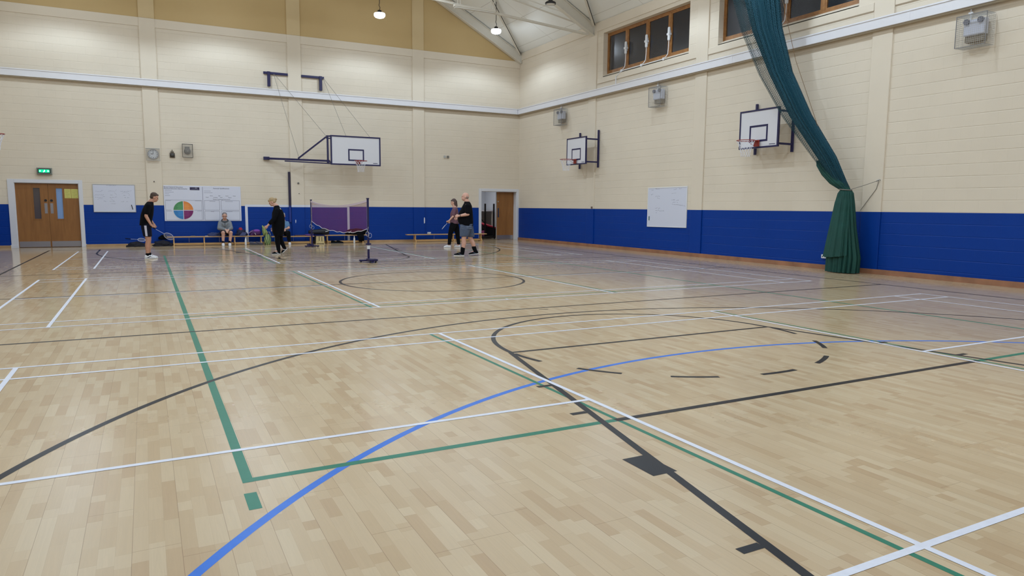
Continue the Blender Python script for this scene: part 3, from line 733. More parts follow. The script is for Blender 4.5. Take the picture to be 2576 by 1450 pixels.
for q in ((a, a + e, c, d), (b - e, b, c, d), (a + e, b - e, c, c + e), (a + e, b - e, d - e, d)): box(bm, q[0], q[1], yb - .004, yb, q[2], q[3])
obj('target_square', bm, M_navy, t)
bm = new(); box(bm, -6.86, -6.69, yb - .004, yb, 3.0, 3.018); obj('maker_mark', bm, M_navy, t)
hoop(t, (-7.43, yb - .375, 3.06), (0, -1, 0))
def wall_bracket(xa, xb, xp, lab, ends):
    tt = thing('pulley_bracket', lab, 'bracket', (xp, -.05, 6.15))
    bm = new(); box(bm, xa, xb, -.07, -.0, 6.13, 6.21); obj('rail', bm, M_navy, tt, bevel=.004)
    bm = new(); box(bm, xp - .05, xp + .05, -.10, -.0, 5.70, 6.22); obj('post', bm, M_navy, tt, bevel=.004)
    bm = new()
    for e_ in ends: tube(bm, [(e_[3], -.12, 6.14), e_[:3]], .006, 5)
    obj('cable', bm, M_greycord, tt)
wall_bracket(-10.49, -9.64, -10.31, 'navy bracket high on the back wall, left one holding the goal wires', [(-9.44, PL(-9.44), 3.13, -10.15), (-8.56, yb + .06, 3.92, -10.12)])
wall_bracket(-9.16, -8.33, -8.46, 'navy bracket high on the back wall, right one holding the goal wires', [(-7.85, yb + .02, 3.95, -8.38), (-6.95, yb + .02, 3.95, -8.36)])
# climbing post
bm = new(); box(bm, -9.73, -9.655, -.06, 0, 1.41, 2.66); t = tag(obj('wall_rail', bm, mat('dark_rail', rgb(40, 32, 60), .4), None, bevel=.004), 'dark upright rail on the back wall below the big goal', 'rail')
bm = new(); box(bm, -9.73, -9.655, -.06, 0, .80, 1.41); obj('painted_foot', bm, mat('blue_painted_rail', rgb(14, 46, 130), .4), t)
for x, z, r in ((-9.37, 2.25, .035), (-9.35, 1.87, .015), (-14.17, 2.2, .02)):
    bm = new(); disc(bm, (x, -.045, z), (0, -1, 0), r, .03, 14); disc(bm, (x, -.075, z), (0, -1, 0), r * .5, .015, 10)
    tag(obj('wall_socket_ring', bm, M_greycord), {.035: 'small round dark fitting on the middle pillar, upper one', .015: 'tiny round fitting on the middle pillar, lower one', .02: 'tiny dark fitting on the pillar under the clock'}[r], 'fitting')

# ------------------------------------------------------------------ clock, bell, siren, exit sign, boxes
def cage(bm, x0, x1, y0, y1, z0, z1, nx, nz, r=.003, face='y', ny=3):
    """wire cage open to the wall; face 'y' stands off the back wall, 'x' off the right wall"""
    def T(u, d, z): return (u, d, z) if face == 'y' else (d, u, z)
    U = [x0 + (x1 - x0) * i / nx for i in range(nx + 1)]; Z = [z0 + (z1 - z0) * i / nz for i in range(nz + 1)]; Dp = [y0 + (y1 - y0) * i / ny for i in range(ny + 1)]
    for u in U:
        tube(bm, [T(u, y0, z0), T(u, y0, z1)], r, 4, cap=False); 
        for z in (z0, z1): tube(bm, [T(u, y0, z), T(u, y1, z)], r, 4, cap=False)
    for z in Z:
        tube(bm, [T(x0, y0, z), T(x1, y0, z)], r, 4, cap=False)
        for u in (x0, x1): tube(bm, [T(u, y0, z), T(u, y1, z)], r, 4, cap=False)
    for d in Dp:
        for z in (z0, z1): tube(bm, [T(x0, d, z), T(x1, d, z)], r * 1.5, 4, cap=False)
        for u in (x0, x1): tube(bm, [T(u, d, z0), T(u, d, z1)], r, 4, cap=False)
t = thing('wall_clock', 'round white wall clock inside a wire cage on the left pillar', 'clock', (-14.17, -.045, 3.1))
bm = new(); lathe(bm, (-14.16, -.045, 3.12), [(.165, 0), (.17, .04), (.165, .055), (.145, .055), (.14, .045)], 40, (0, -1, 0)); obj('case', finish(bm), M_chrome, t)
bm = new(); disc(bm, (-14.16, -.088, 3.12), (0, -1, 0), .145, .003, 40); obj('dial', bm, M_white, t)
bm = new()
for i in range(12):
    a = radians(30 * i); p = Vector((sin(a), 0, cos(a))); c = Vector((-14.16, -.093, 3.12)); bar(bm, c + p * .105, c + p * .135, .014 if i % 3 else .02, .004, up=(0, 1, 0))
obj('hour_marks', bm, M_black, t)
bm = new(); c = Vector((-14.16, -.096, 3.12))
for a, l, w in ((radians(278), .075, .016), (radians(2), .115, .010)): bar(bm, c, c + Vector((sin(a), 0, cos(a))) * l, w, .003, up=(0, 1, 0))
obj('hands', bm, M_black, t)
bm = new(); cage(bm, -14.37, -13.97, -.16, -.045, 2.92, 3.30, 12, 12, .0022)
tube(bm, [(-14.39, -.16, 3.305), (-13.95, -.16, 3.305)], .010, 6); tube(bm, [(-14.37, -.16, 2.915), (-13.94, -.16, 2.915)], .009, 6); obj('wire_cage', bm, M_cage, t)
t = thing('alarm_bell', 'small dark round alarm bell between clock and caged sounder', 'bell', (-13.57, 0, 3.12))
bm = new(); box(bm, -13.65, -13.49, -.03, 0, 3.03, 3.19); box(bm, -13.62, -13.52, -.035, 0, 3.19, 3.24); box(bm, -13.58, -13.56, -.04, 0, 3.23, 3.3); obj('base', bm, mat('bronze_dark', rgb(96, 84, 70), .5), t)
bm = new(); lathe(bm, (-13.57, -.03, 3.11), [(.072, 0), (.07, .03), (.045, .05), (.01, .055)], 24, (0, -1, 0)); obj('gong', finish(bm), mat('bell_dark', rgb(60, 56, 52), .35), t)
t = thing('caged_sounder', 'round sounder in a tall dark-framed wire cage on the back wall', 'alarm', (-13.09, 0, 3.27))
bm = new(); box(bm, -13.17, -13.02, -.04, 0, 3.2, 3.42); lathe(bm, (-13.09, -.04, 3.27), [(.11, 0), (.10, .05), (.05, .09), (.03, .10)], 24, (0, -1, 0)); obj('sounder', finish(bm), M_greycord, t)
bm = new(); cage(bm, -13.25, -12.93, -.14, 0, 3.05, 3.5, 8, 12, .0025); obj('wire_cage', bm, M_cage, t)
bm = new(); F = mat('cage_frame', rgb(92, 86, 78), .5)
for a, b in (((-13.25, 3.05), (-13.25, 3.51)), ((-12.93, 3.05), (-12.93, 3.51)), ((-13.26, 3.05), (-12.92, 3.05)), ((-13.26, 3.5), (-12.92, 3.5))): bar(bm, (a[0], -.145, a[1]), (b[0], -.145, b[1]), .016, .016, up=(0, 1, 0))
obj('cage_frame', bm, F, t)
t = thing('exit_sign', 'green lit running man exit sign above the double doors', 'exit sign', (-17.3, 0, 2.45))
bm = new(); box(bm, -17.50, -17.09, -.10, 0, 2.35, 2.56); obj('housing', bm, mat('sign_housing', rgb(120, 124, 116), .5), t, bevel=.008)
bm = new(); box(bm, -17.47, -17.12, -.104, -.1, 2.385, 2.53); obj('bezel', bm, mat('sign_bezel', rgb(40, 60, 50), .5), t)
bm = new(); box(bm, -17.44, -17.15, -.107, -.104, 2.41, 2.505); obj('lit_panel', bm, mat('exit_green', rgb(0, 150, 110), .4, emit=rgb(0, 190, 130), estr=1.6), t)
bm = new(); y = -.109
def poly(pts): rings(bm, [[(p[0], y, p[1]) for p in pts], [(p[0], y + .002, p[1]) for p in pts]])
poly([(-17.43, 2.457), (-17.395, 2.485), (-17.395, 2.43)]); poly([(-17.16, 2.457), (-17.205, 2.49), (-17.205, 2.425)])
poly([(-17.31, 2.43), (-17.285, 2.43), (-17.27, 2.475), (-17.30, 2.475)]); poly([(-17.33, 2.415), (-17.31, 2.415), (-17.29, 2.445), (-17.305, 2.455)]); poly([(-17.295, 2.48), (-17.28, 2.48), (-17.28, 2.495), (-17.295, 2.495)])
obj('running_man_and_arrows', finish(bm), mat('exit_white', rgb(225, 255, 245), .4, emit=rgb(200, 255, 235), estr=2.2), t)
for x, m_, lab in ((-3.47, M_cage, 'left small square switch box high on the back wall'), (-3.33, M_greycord, 'right small square switch box high on the back wall')):
    bm = new(); box(bm, x - .045, x + .045, -.04, 0, 3.41, 3.51); tag(obj('switch_box', bm, m_, None, bevel=.006), lab, 'switch box')
def socket(lab, loc, ax):
    t = thing('power_socket', lab, 'socket', loc)
    x, y, z = loc
    bm = new()
    if ax == 'y': box(bm, x - .075, x + .075, y - .03, y, z - .045, z + .045)
    else: box(bm, x - .03, x, y - .075, y + .075, z - .045, z + .045)
    obj('face_plate', bm, M_white, t, bevel=.005)
    bm = new()
    for s in (-.035, .035):
        if ax == 'y': box(bm, x + s - .018, x + s + .018, y - .032, y - .029, z - .02, z + .012)
        else: box(bm, x - .032, x - .029, y + s - .018, y + s + .018, z - .02, z + .012)
    obj('pin_holes', bm, M_greycord, t)
socket('white double power socket on the back wall above the right bench', (-4.17, -.002, .33), 'y')
socket('white double power socket on the right wall beside the green curtain', (-.031, -15.72, .31), 'x')
t = thing('wall_thermostat', 'tiny dark sensor at the blue paint edge under the corner goal', 'sensor', (0, -5.75, 1.43))
bm = new(); box(bm, -.06, -.03, -5.79, -5.71, 1.40, 1.47); obj('case', bm, mat('brownish', rgb(110, 90, 84), .5), t)

# caged heaters/speakers on the right wall
def caged_box(yc, lab, w=.58):
    t = thing('caged_speaker', lab, 'speaker', (0, yc, 4.87), 0, 'caged speakers on the right wall')
    bm = new(); box(bm, -.20, -.04, yc - .19, yc + .19, 4.80, 5.10); obj('speaker_box', bm, mat('speaker_white', rgb(198, 200, 214), .4), t, bevel=.02)
    bm = new(); box(bm, -.16, -.04, yc - .17, yc + .17, 4.68, 4.80); obj('bracket', bm, mat('brack_brown', rgb(126, 114, 96), .6), t)
    for s in (-1, 1):
        bm = new(); disc(bm, (-.24, yc + s * .13, 5.06), (1, 0, 0), .055, .06, 18); disc(bm, (-.245, yc + s * .13, 5.06), (1, 0, 0), .03, .01, 14); obj('lamp_head', bm, mat('dim_head', rgb(104, 104, 118), .4), t)
    bm = new(); cage(bm, yc - .29, yc + .27, -.30, -.03, 4.58, 5.17, 16, 16, .0022, face='x', ny=6); obj('wire_cage', bm, M_cage, t)
    bm = new(); 
    for a, b in (((yc - .29, 4.58), (yc - .29, 5.17)), ((yc + .27, 4.58), (yc + .27, 5.17)), ((yc - .29, 4.58), (yc + .27, 4.58)), ((yc - .29, 5.17), (yc + .27, 5.17))): bar(bm, (-.305, a[0], a[1]), (-.305, b[0], b[1]), .012, .012, up=(1, 0, 0))
    obj('cage_frame', bm, mat('cage_frame_grey', rgb(126, 124, 124), .5), t)
    bm = new(); tube(bm, [(-.045, yc + .16, 5.34), (-.045, yc + .16, 4.95), (-.06, yc + .14, 4.9)], .014, 8); box(bm, -.06, -.03, yc + .12, yc + .2, 5.25, 5.28); obj('conduit', bm, M_white, t)
caged_box(-3.67, 'caged speaker on the right wall nearest the corner, above the corner goal')
caged_box(-9.45, 'caged speaker on the right wall below the left high window')
caged_box(-18.87, 'caged speaker high at the right edge of the picture')

# ------------------------------------------------------------------ boards
M_txt = mat('print_dark', rgb(70, 70, 92), .7); M_txt2 = mat('print_grey', rgb(140, 140, 156), .7)
def text(parent, s, x, y, z, size, m=M_txt, align='LEFT', name='lettering', ax='y'):
    c = bpy.data.curves.new('tmp', 'FONT'); c.body = s; c.size = size; c.align_x = align; c.extrude = 0.0008
    o = bpy.data.objects.new('tmp', c); COL.objects.link(o)
    dg = bpy.context.evaluated_depsgraph_get(); me = bpy.data.meshes.new_from_object(o.evaluated_get(dg)); me.name = name
    bpy.data.objects.remove(o); bpy.data.curves.remove(c)
    R = Matrix.Rotation(pi / 2, 4, 'X') if ax == 'y' else Matrix.Rotation(-pi / 2, 4, 'Z') @ Matrix.Rotation(pi / 2, 4, 'X')
    me.transform(Matrix.Translation((x, y, z)) @ R)
    me.materials.clear(); me.materials.append(m)
    o = bpy.data.objects.new(name, me); COL.objects.link(o); o.parent = parent; o.matrix_parent_inverse = parent.matrix_basis.inverted(); return o
t = thing('display_board', 'big white information board with a four colour wheel behind the seated man', 'poster', (-12.65, 0, 1.45))
x0, x1, z0, z1 = -13.90, -11.40, .85, 2.08
bm = new(); box(bm, x0, x1, -.02, -.004, z0, z1); obj('panel', bm, mat('poster_white', rgb(214, 215, 228), .45), t, bevel=.008)
yy = -.0215
bm = new()
def ln(xa, xb, za, zb): box(bm, xa, xb, yy, -.02, za, zb)
ln(-12.67, -12.655, .88, 2.05)
for a, b, c, d in ((-12.62, -12.12, 1.23, 1.58), (-12.07, -11.45, 1.23, 1.58), (-12.62, -12.12, .88, 1.20), (-12.07, -11.45, .88, 1.20), (-13.86, -12.70, .88, 1.58)):
    e = .010; ln(a, b, c, c + e); ln(a, b, d - e, d); ln(a, a + e, c + e, d - e); ln(b - e, b, c + e, d - e)
ln(-13.85, -13.68, 1.225, 1.235); ln(-12.95, -12.71, 1.225, 1.235)
obj('printed_boxes', bm, M_txt2, t)
bm = new()
for i, L in enumerate((.22, .28, .13, .16)): ln(-13.86, -13.86 + L, 1.905 - i * .06, 1.915 - i * .06)
for i, L in enumerate((.22, .28)): ln(-12.62, -12.62 + L, 1.90 - i * .06, 1.91 - i * .06)
for a, b, z in ((-13.84, -13.68, 1.55), (-12.92, -12.72, 1.55), (-13.84, -13.66, 1.19), (-12.86, -12.72, 1.19), (-12.45, -12.26, 1.54), (-11.93, -11.68, 1.54), (-12.42, -12.31, 1.18), (-11.92, -11.70, 1.18)): ln(a, b, z, z + .01)
obj('small_print', bm, M_txt2, t)
text(t, 'Broad General Education', -13.88, yy, 2.005, .058); text(t, 'Physical Education Benchmarks', -13.88, yy, 1.95, .058)
text(t, 'National Qualifications', -12.05, yy, 1.985, .058, align='CENTER'); text(t, 'Factors Impacting Performance', -12.05, yy, 1.605, .045, align='CENTER')
for s_, x, z in (('Mental', -12.52, 1.68), ('Emotional', -12.25, 1.675), ('Social', -12.06, 1.675), ('Physical', -11.77, 1.675), ('Fitness', -12.38, 1.73), ('Skills', -12.12, 1.73), ('Tactics', -11.87, 1.73), ('Mental', -11.62, 1.73)): text(t, s_, x, yy, z, .034, align='CENTER')
bm = new(); box(bm, -13.07, -12.76, yy, -.02, 1.93, 2.03); obj('navy_label', bm, mat('label_navy', rgb(36, 28, 70), .5), t)
bm = new(); box(bm, -13.05, -12.79, yy - .001, yy, 1.95, 1.955); box(bm, -13.0, -12.82, yy - .001, yy, 1.975, 1.98); box(bm, -12.9, -12.84, yy - .001, yy, 1.99, 2.015); obj('label_print', bm, M_txt2, t)
pc = Vector((-13.30, yy, 1.225)); R = .325
for nm, a0, c in (('green_quarter', 90, rgb(78, 142, 92)), ('orange_quarter', 0, rgb(222, 134, 66)), ('blue_quarter', 180, rgb(50, 122, 184)), ('purple_quarter', 270, rgb(118, 30, 96))):
    bm = new(); n = 20; o_ = Vector((cos(radians(a0 + 45)), 0, sin(radians(a0 + 45)))) * .014
    P = [pc + o_] + [pc + o_ + Vector((cos(radians(a0 + 90 * i / n)), 0, sin(radians(a0 + 90 * i / n)))) * (R - .02) for i in range(n + 1)]
    rings(bm, [P, [p + Vector((0, .002, 0)) for p in P]]); q = obj(nm, finish(bm), mat(nm, c, .5), t)
    bm = new(); sx = 1 if cos(radians(a0 + 45)) > 0 else -1; sz = 1 if sin(radians(a0 + 45)) > 0 else -1
    for i in range(6):
        z = sz * (.04 + .03 * i); xa, xb = sx * .03, sx * (.20 - .02 * (i % 3)); a = pc + Vector((min(xa, xb), -.001, z)); box(bm, a.x, a.x + abs(xb - xa), a.y, a.y + .001, a.z, a.z + .005)
    obj('print', bm, mat(nm + '_print', tuple(min(1, v * 1.9 + .05) for v in c), .6), q)
bm = new(); n = 48
tube(bm, [pc + Vector((cos(2 * pi * i / n), 0, sin(2 * pi * i / n))) * (R - .004) for i in range(n)], .007, 4, closed=True); obj('wheel_outline', bm, M_white, t)

def whiteboard(lab, P, frame_m, strokes):
    """P(u, z, d): point on the board plane with standoff d; board unit 0..1 by 0..1"""
    t = thing('whiteboard', lab, 'whiteboard', P(.5, .5, 0))
    def slab(bm, u0, u1, v0, v1, d0, d1): rings(bm, [[P(u0, v0, d), P(u1, v0, d), P(u1, v1, d), P(u0, v1, d)] for d in (d0, d1)])
    bm = new(); slab(bm, .01, .99, .015, .985, 0, .02); obj('writing_surface', finish(bm), mat('board_surface', rgb(210, 212, 226), .3), t)
    bm = new()
    for q in ((0, .012, 0, 1), (.988, 1, 0, 1), (.012, .988, 0, .02), (.012, .988, .98, 1)): slab(bm, *q, 0, .028)
    obj('board_frame', finish(bm), frame_m, t)
    bm = new()
    rnd = random.Random(5)
    for u, v, w, a in strokes:
        x = u
        while x < u + w:
            l = .008 + rnd.random() * .022; x2 = min(x + l, u + w); dz = (rnd.random() - .5) * .02 + a * (x - u)
            slab(bm, x, x2, v + dz, v + dz + .007 + .006 * rnd.random(), .0205, .0212); x = x2 + .004 + rnd.random() * .008
    obj('marker_writing', finish(bm), mat('marker_ink', rgb(146, 148, 164), .6), t)
    return t, slab
def PB(u, v, d): return Vector((-16.0 + 1.24 * u, -d, 1.15 + .93 * v))
t, sl = whiteboard('landscape whiteboard with faint writing beside the double doors', PB, M_cage, [(.33, .95, .22, 0), (.06, .73, .14, 0), (.2, .77, .04, 0), (.36, .745, .17, 0), (.53, .79, .03, 0), (.65, .745, .21, 0), (.87, .77, .04, 0), (.04, .60, .22, 0), (.41, .60, .05, 0), (.72, .60, .04, 0), (.05, .52, .17, 0), (.23, .55, .04, 0), (.39, .52, .11, 0), (.51, .545, .05, 0), (.74, .525, .04, 0), (.80, .525, .05, 0), (.38, .39, .12, 0), (.25, .39, .05, 0), (.65, .375, .08, 0), (.78, .38, .04, 0), (.41, .30, .12, 0)])
bm = new(); tube(bm, [PB(.895, .27, .03), PB(.925, .10, .03)], .011, 8); obj('marker_pen', bm, M_black, t)
bm = new()
for pts in ([(.50, .70), (.54, .66), (.555, .61)], [(.68, .68), (.73, .71), (.78, .72), (.83, .69), (.86, .64), (.85, .60)], [(.10, .45), (.16, .49), (.22, .49)], [(.41, .48), (.45, .44), (.49, .40)]): tube(bm, [PB(a, b, .021) for a, b in pts], .0022, 4)
obj('marker_sketch', bm, bpy.data.materials['marker_ink'], t)
def PR(u, v, d): return Vector((-d, -8.93 - 1.86 * u, .84 + 1.25 * v + .015 * (u - .5)))
t, sl = whiteboard('square-looking whiteboard with handwriting low on the right wall', PR, M_white, [(.10, .925, .05, 0), (.2, .96, .1, 0), (.67, .93, .08, 0), (.80, .945, .07, 0), (.09, .82, .06, .3), (.62, .83, .05, 0), (.69, .835, .04, 0), (.2, .77, .12, 0), (.25, .72, .06, 0), (.62, .665, .09, 0), (.74, .66, .06, 0), (.65, .61, .07, 0), (.76, .61, .02, 0), (.64, .56, .32, -.12), (.21, .475, .07, 0), (.29, .475, .04, 0), (.22, .415, .22, -.05), (.23, .36, .02, 0)])
bm = new(); tube(bm, [PR(.055, .27, .03), PR(.055, .165, .03)], .012, 8); obj('marker_pen', bm, mat('green_pen', rgb(30, 90, 80), .5), t)

# ------------------------------------------------------------------ benches
def bench(xa, xb, y, lab, zt=.31, legs=None, w=.25):
    t = thing('gym_bench', lab, 'bench', ((xa + xb) / 2, y, 0), 0, 'low wooden gym benches by the back wall')
    bm = new(); box(bm, xa, xb, y - w / 2, y + w / 2, zt - .035, zt); obj('seat_plank', bm, M_bench, t, bevel=.006)
    legs = legs or [xa + .22, (xa + xb) / 2, xb - .22]
    for x in legs:
        bm = new(); rings(bm, [[(x - .02, y - s, z), (x + .02, y - s, z), (x + .02, y + s, z), (x - .02, y + s, z)] for s, z in ((.17, 0), (.17, .05), (.09, .12), (.09, zt - .035))]); obj('leg', finish(bm), M_bench, t)
    bm = new(); box(bm, legs[0] + .02, legs[-1] - .02, y - .03, y + .03, .03, .09); obj('lower_rail', bm, M_bench, t)
    bm = new()
    for a, b in zip(legs[:-1], legs[1:]):
        x = (a + b) / 2; tube(bm, [(x, y, .12), (x, y, zt - .035)], .008, 6)
    obj('tie_rod', bm, M_chrome, t)
    return t
bench(-13.87, -10.72, -.32, 'long wooden gym bench under the information board', .325, [-13.66, -12.7, -11.7, -10.80])
bench(-10.45, -8.93, -.42, 'short wooden gym bench behind the woman in black', .30, [-10.30, -9.05])
bench(-8.62, -6.78, -.25, 'wooden gym bench behind the badminton net', .32, [-8.40, -7.05])
bench(-5.30, -1.80, -.45, 'wooden gym bench running past the storeroom doorway', .315, [-4.95, -3.3, -2.05])
t = thing('plywood_box', 'small plywood box with slots standing between two benches', 'box', (-8.75, -.55, 0))
for x in (-8.88, -8.62):
    bm = new(); rings(bm, [[(x - .012 + q, -.70, z), (x + .012 + q, -.70, z), (x + .012 + q, -.40, z), (x - .012 + q, -.40, z)] for q, z in ((-.02 if x < -8.7 else .02, 0), (0, .30))]); obj('side_panel', finish(bm), M_ply, t)
bm = new(); box(bm, -8.89, -8.61, -.705, -.69, .02, .30); o = obj('front_panel', bm, M_ply, t)
bm = new(); box(bm, -8.80, -8.78, -.712, -.705, .12, .28); box(bm, -8.70, -8.68, -.712, -.705, .1, .26); obj('slots', bm, M_black, o)
bm = new(); box(bm, -8.92, -8.58, -.72, -.38, .30, .33); obj('lid', bm, M_navy, t)
bm = new(); box(bm, -8.925, -8.90, -.66, -.25, 0, .29); tag(obj('folded_black_board', bm, M_black, None, bevel=.004), 'black upright board standing at the right end of the short bench', 'board')

# ------------------------------------------------------------------ badminton net
t = thing('badminton_net', 'badminton net stretched between two dark blue wheeled posts', 'net', (-9.46, -6.1, 0))
def npost(y, s):
    bm = new(); bar(bm, (-9.46, y, .05), (-9.46, y, 1.60), .045, .045, up=(0, 1, 0)); p = obj('net_post', bm, M_navy, t)
    bm = new(); bar(bm, (-9.70, y, .045), (-9.22, y, .045), .06, .04); bar(bm, (-9.46, y - .05 * s, .045), (-9.46, y + .42 * s, .045), .06, .045); box(bm, -9.55, -9.37, min(y + .1 * s, y + .42 * s), max(y + .1 * s, y + .42 * s), .05, .10); obj('base', bm, M_navy, p, bevel=.006)
    for dx, dy in ((-.2, 0), (.2, 0), (-.07, .38 * s), (.07, .38 * s)):
        bm = new(); tube(bm, [(-9.46 + dx - .012, y + dy, .025), (-9.46 + dx + .012, y + dy, .025)], .025, 14); obj('castor', bm, M_black, p)
    bm = new(); bar(bm, (-9.46, y, 1.60), (-9.46, y, 1.63), .06, .06, up=(0, 1, 0)); obj('cap', bm, M_navy, p)
    bm = new(); box(bm, -9.52, -9.40, y - .05, y + .05, .44, .48); obj('cleat', bm, M_navy, p)
    bm = new()
    for k_ in range(2):
        q = [(-9.46 + .022 * cos(a) * 2 - .03 + .06 * k_, y - .03 - .02 * k_, .72 - .04 * k_ + .06 * sin(a)) for a in [2 * pi * i / 14 for i in range(14)]]; tube(bm, q, .0028, 4, closed=True)
    tube(bm, [(-9.46, y - .03, .9), (-9.49, y - .03, .8), (-9.45, y - .035, .72)], .003, 4); obj('tied_cord', bm, M_cord, p)
    if s < 0:
        bm = new(); box(bm, -9.495, -9.425, y - .026, y + .026, .33, .43); obj('white_sleeve', bm, M_white, p)
npost(-2.66, 1); npost(-9.55, -1)
ya, yb_ = -2.69, -9.52
def ntop(s): return 1.575 - .15 * 4 * s * (1 - s)
def nbot(s):
    return (.90 * (1 - s) + .86 * s) - .22 * (4 * s * (1 - s)) ** .8 + .012 * sin(s * 46) * min(1, 4 * s * (1 - s) * 2)
bm = new(); nS, nZ = 60, 8; G = []
for i in range(nS + 1):
    s = i / nS; row = []
    for j in range(nZ + 1):
        q = j / nZ; z = nbot(s) + (ntop(s) - nbot(s)) * q; row.append(bm.verts.new((-9.46 + .025 * sin(s * 17 + q * 3) * sin(pi * s) * (1 - q), ya + (yb_ - ya) * s, z)))
    G.append(row)
for i in range(nS):
    for j in range(nZ): bm.faces.new((G[i][j], G[i + 1][j], G[i + 1][j + 1], G[i][j + 1]))
def mesh_alpha(name, color, cover, scale=None, coord='uv', width=.2):
    m = bpy.data.materials.new(name); m.use_nodes = True; nt = m.node_tree; N = nt.nodes; K = nt.links
    b = N['Principled BSDF']; b.inputs['Base Color'].default_value = (*color, 1); b.inputs['Roughness'].default_value = .7
    if scale is None: b.inputs['Alpha'].default_value = cover; return m
    uv = N.new('ShaderNodeUVMap'); uv.uv_map = 'UVMap'; sp = N.new('ShaderNodeSeparateXYZ'); K.new(uv.outputs[0], sp.inputs[0])
    outs = []
    for op in ('ADD', 'SUBTRACT'):
        a = N.new('ShaderNodeMath'); a.operation = op; K.new(sp.outputs[0], a.inputs[0]); K.new(sp.outputs[1], a.inputs[1])
        c = N.new('ShaderNodeMath'); c.operation = 'MULTIPLY'; c.inputs[1].default_value = scale; K.new(a.outputs[0], c.inputs[0])
        f = N.new('ShaderNodeMath'); f.operation = 'FRACT'; K.new(c.outputs[0], f.inputs[0])
        l = N.new('ShaderNodeMath'); l.operation = 'LESS_THAN'; l.inputs[1].default_value = width; K.new(f.outputs[0], l.inputs[0]); outs.append(l.outputs[0])
    mx = N.new('ShaderNodeMath'); mx.operation = 'MAXIMUM'; K.new(outs[0], mx.inputs[0]); K.new(outs[1], mx.inputs[1]); K.new(mx.outputs[0], b.inputs['Alpha'])
    return m
obj('net_mesh', bm, mesh_alpha('maroon_net_mesh', rgb(128, 40, 84), .42), t)
bm = new(); L = []
for i in range(41):
    s = i / 40; y = ya + (yb_ - ya) * s; L.append([(-9.475, y, ntop(s) - .045), (-9.445, y, ntop(s) - .045), (-9.445, y, ntop(s) + .01), (-9.475, y, ntop(s) + .01)])
rings(bm, L); obj('top_tape', finish(bm), mat('net_tape', rgb(205, 188, 196), .7), t)
bm = new(); tube(bm, [(-9.46 + .025 * sin(i / 60 * 17) * sin(pi * i / 60), ya + (yb_ - ya) * i / 60, nbot(i / 60)) for i in range(61)], .008, 5); tube(bm, [(-9.46, ya - .02, .9), (-9.46, ya - .02, 1.57)], .005, 5); tube(bm, [(-9.46, yb_ + .05, .87), (-9.46, yb_ + .05, 1.57)], .007, 5); obj('edge_cord', bm, M_cord, t)

# ------------------------------------------------------------------ green dividing curtain
t = thing('dividing_curtain', 'green sports hall dividing curtain, netting above and solid cloth below, tied to the right wall', 'curtain', (-.45, -16.5, 0))
M_cloth = mat('green_curtain_cloth', rgb(6, 66, 58), .75, bump=.3, bscale=60, var=.12, vscale=5)
def cloth_loft(stations, npl, amp, n=96, seed=0, phase=0):
    """stations: (centre, axisA vec half width, axisB vec half depth, pleat amount); returns bmesh with uv"""
    bm = new(); uvl = bm.loops.layers.uv.new('UVMap'); L = []; vv = 0; prev = None; V = []
    for c, a, b, am in stations:
        c = Vector(c); a = Vector(a); b = Vector(b); r = []
        if prev is not None: vv += (c - prev).length
        prev = c; V.append(vv)
        for i in range(n):
            th = 2 * pi * i / n; k_ = 1 + am * (sin(npl * th + phase + .8 * sin(3 * th + seed)) * .7 + .3 * sin(npl * 2.3 * th + seed * 2))
            r.append(bm.verts.new(c + a * cos(th) * k_ + b * sin(th) * k_))
        L.append(r)
    per = 2.2
    for j in range(len(L) - 1):
        for i in range(n):
            f = bm.faces.new((L[j][i], L[j][(i + 1) % n], L[j + 1][(i + 1) % n], L[j + 1][i]))
            for lp, (uu, v2) in zip(f.loops, ((i, V[j]), (i + 1, V[j]), (i + 1, V[j + 1]), (i, V[j + 1]))): lp[uvl].uv = (uu / n * per, v2)
            f.smooth = True
    return bm
def lerp_st(keys, m):
    out = []
    for (t0, *A), (t1, *B) in zip(keys[:-1], keys[1:]):
        for i in range(m):
            q = i / m; out.append([Vector(a) * (1 - q) + Vector(b) * q if not isinstance(a, (int, float)) else a * (1 - q) + b * q for a, b in zip(A, B)])
    out.append([Vector(a) if not isinstance(a, (int, float)) else a for a in keys[-1][1:]]); return out
Vy = lambda w: (0, w, 0)
# lower skirt: from the floor to the tie
keys = [(0, (-.42, -16.50, .015), Vy(.34), (.20, 0, 0), .24), (1, (-.42, -16.51, .35), Vy(.36), (.20, 0, 0), .19), (2, (-.44, -16.50, 1.0), Vy(.27), (.16, 0, 0), .14), (3, (-.45, -16.49, 1.55), Vy(.215), (.15, 0, 0), .12), (4, (-.45, -16.5, 1.80), Vy(.17), (.12, 0, 0), .10), (5, (-.45, -16.5, 1.88), Vy(.12), (.09, 0, 0), .08)]
obj('cloth_skirt', cloth_loft(lerp_st(keys, 6), 17, .1, 180), M_cloth, t)
# shorter front layer with a raised hem
keys = [(0, (-.52, -16.43, .40), (0, .31, -.03), (.18, 0, .04), .14), (1, (-.50, -16.46, 1.0), Vy(.25), (.15, 0, 0), .12), (2, (-.47, -16.49, 1.6), Vy(.20), (.13, 0, 0), .10), (3, (-.46, -16.5, 1.87), Vy(.12), (.09, 0, 0), .08)]
obj('cloth_overlay', cloth_loft(lerp_st(keys, 6), 11, .1, 140, seed=2), M_cloth, t)
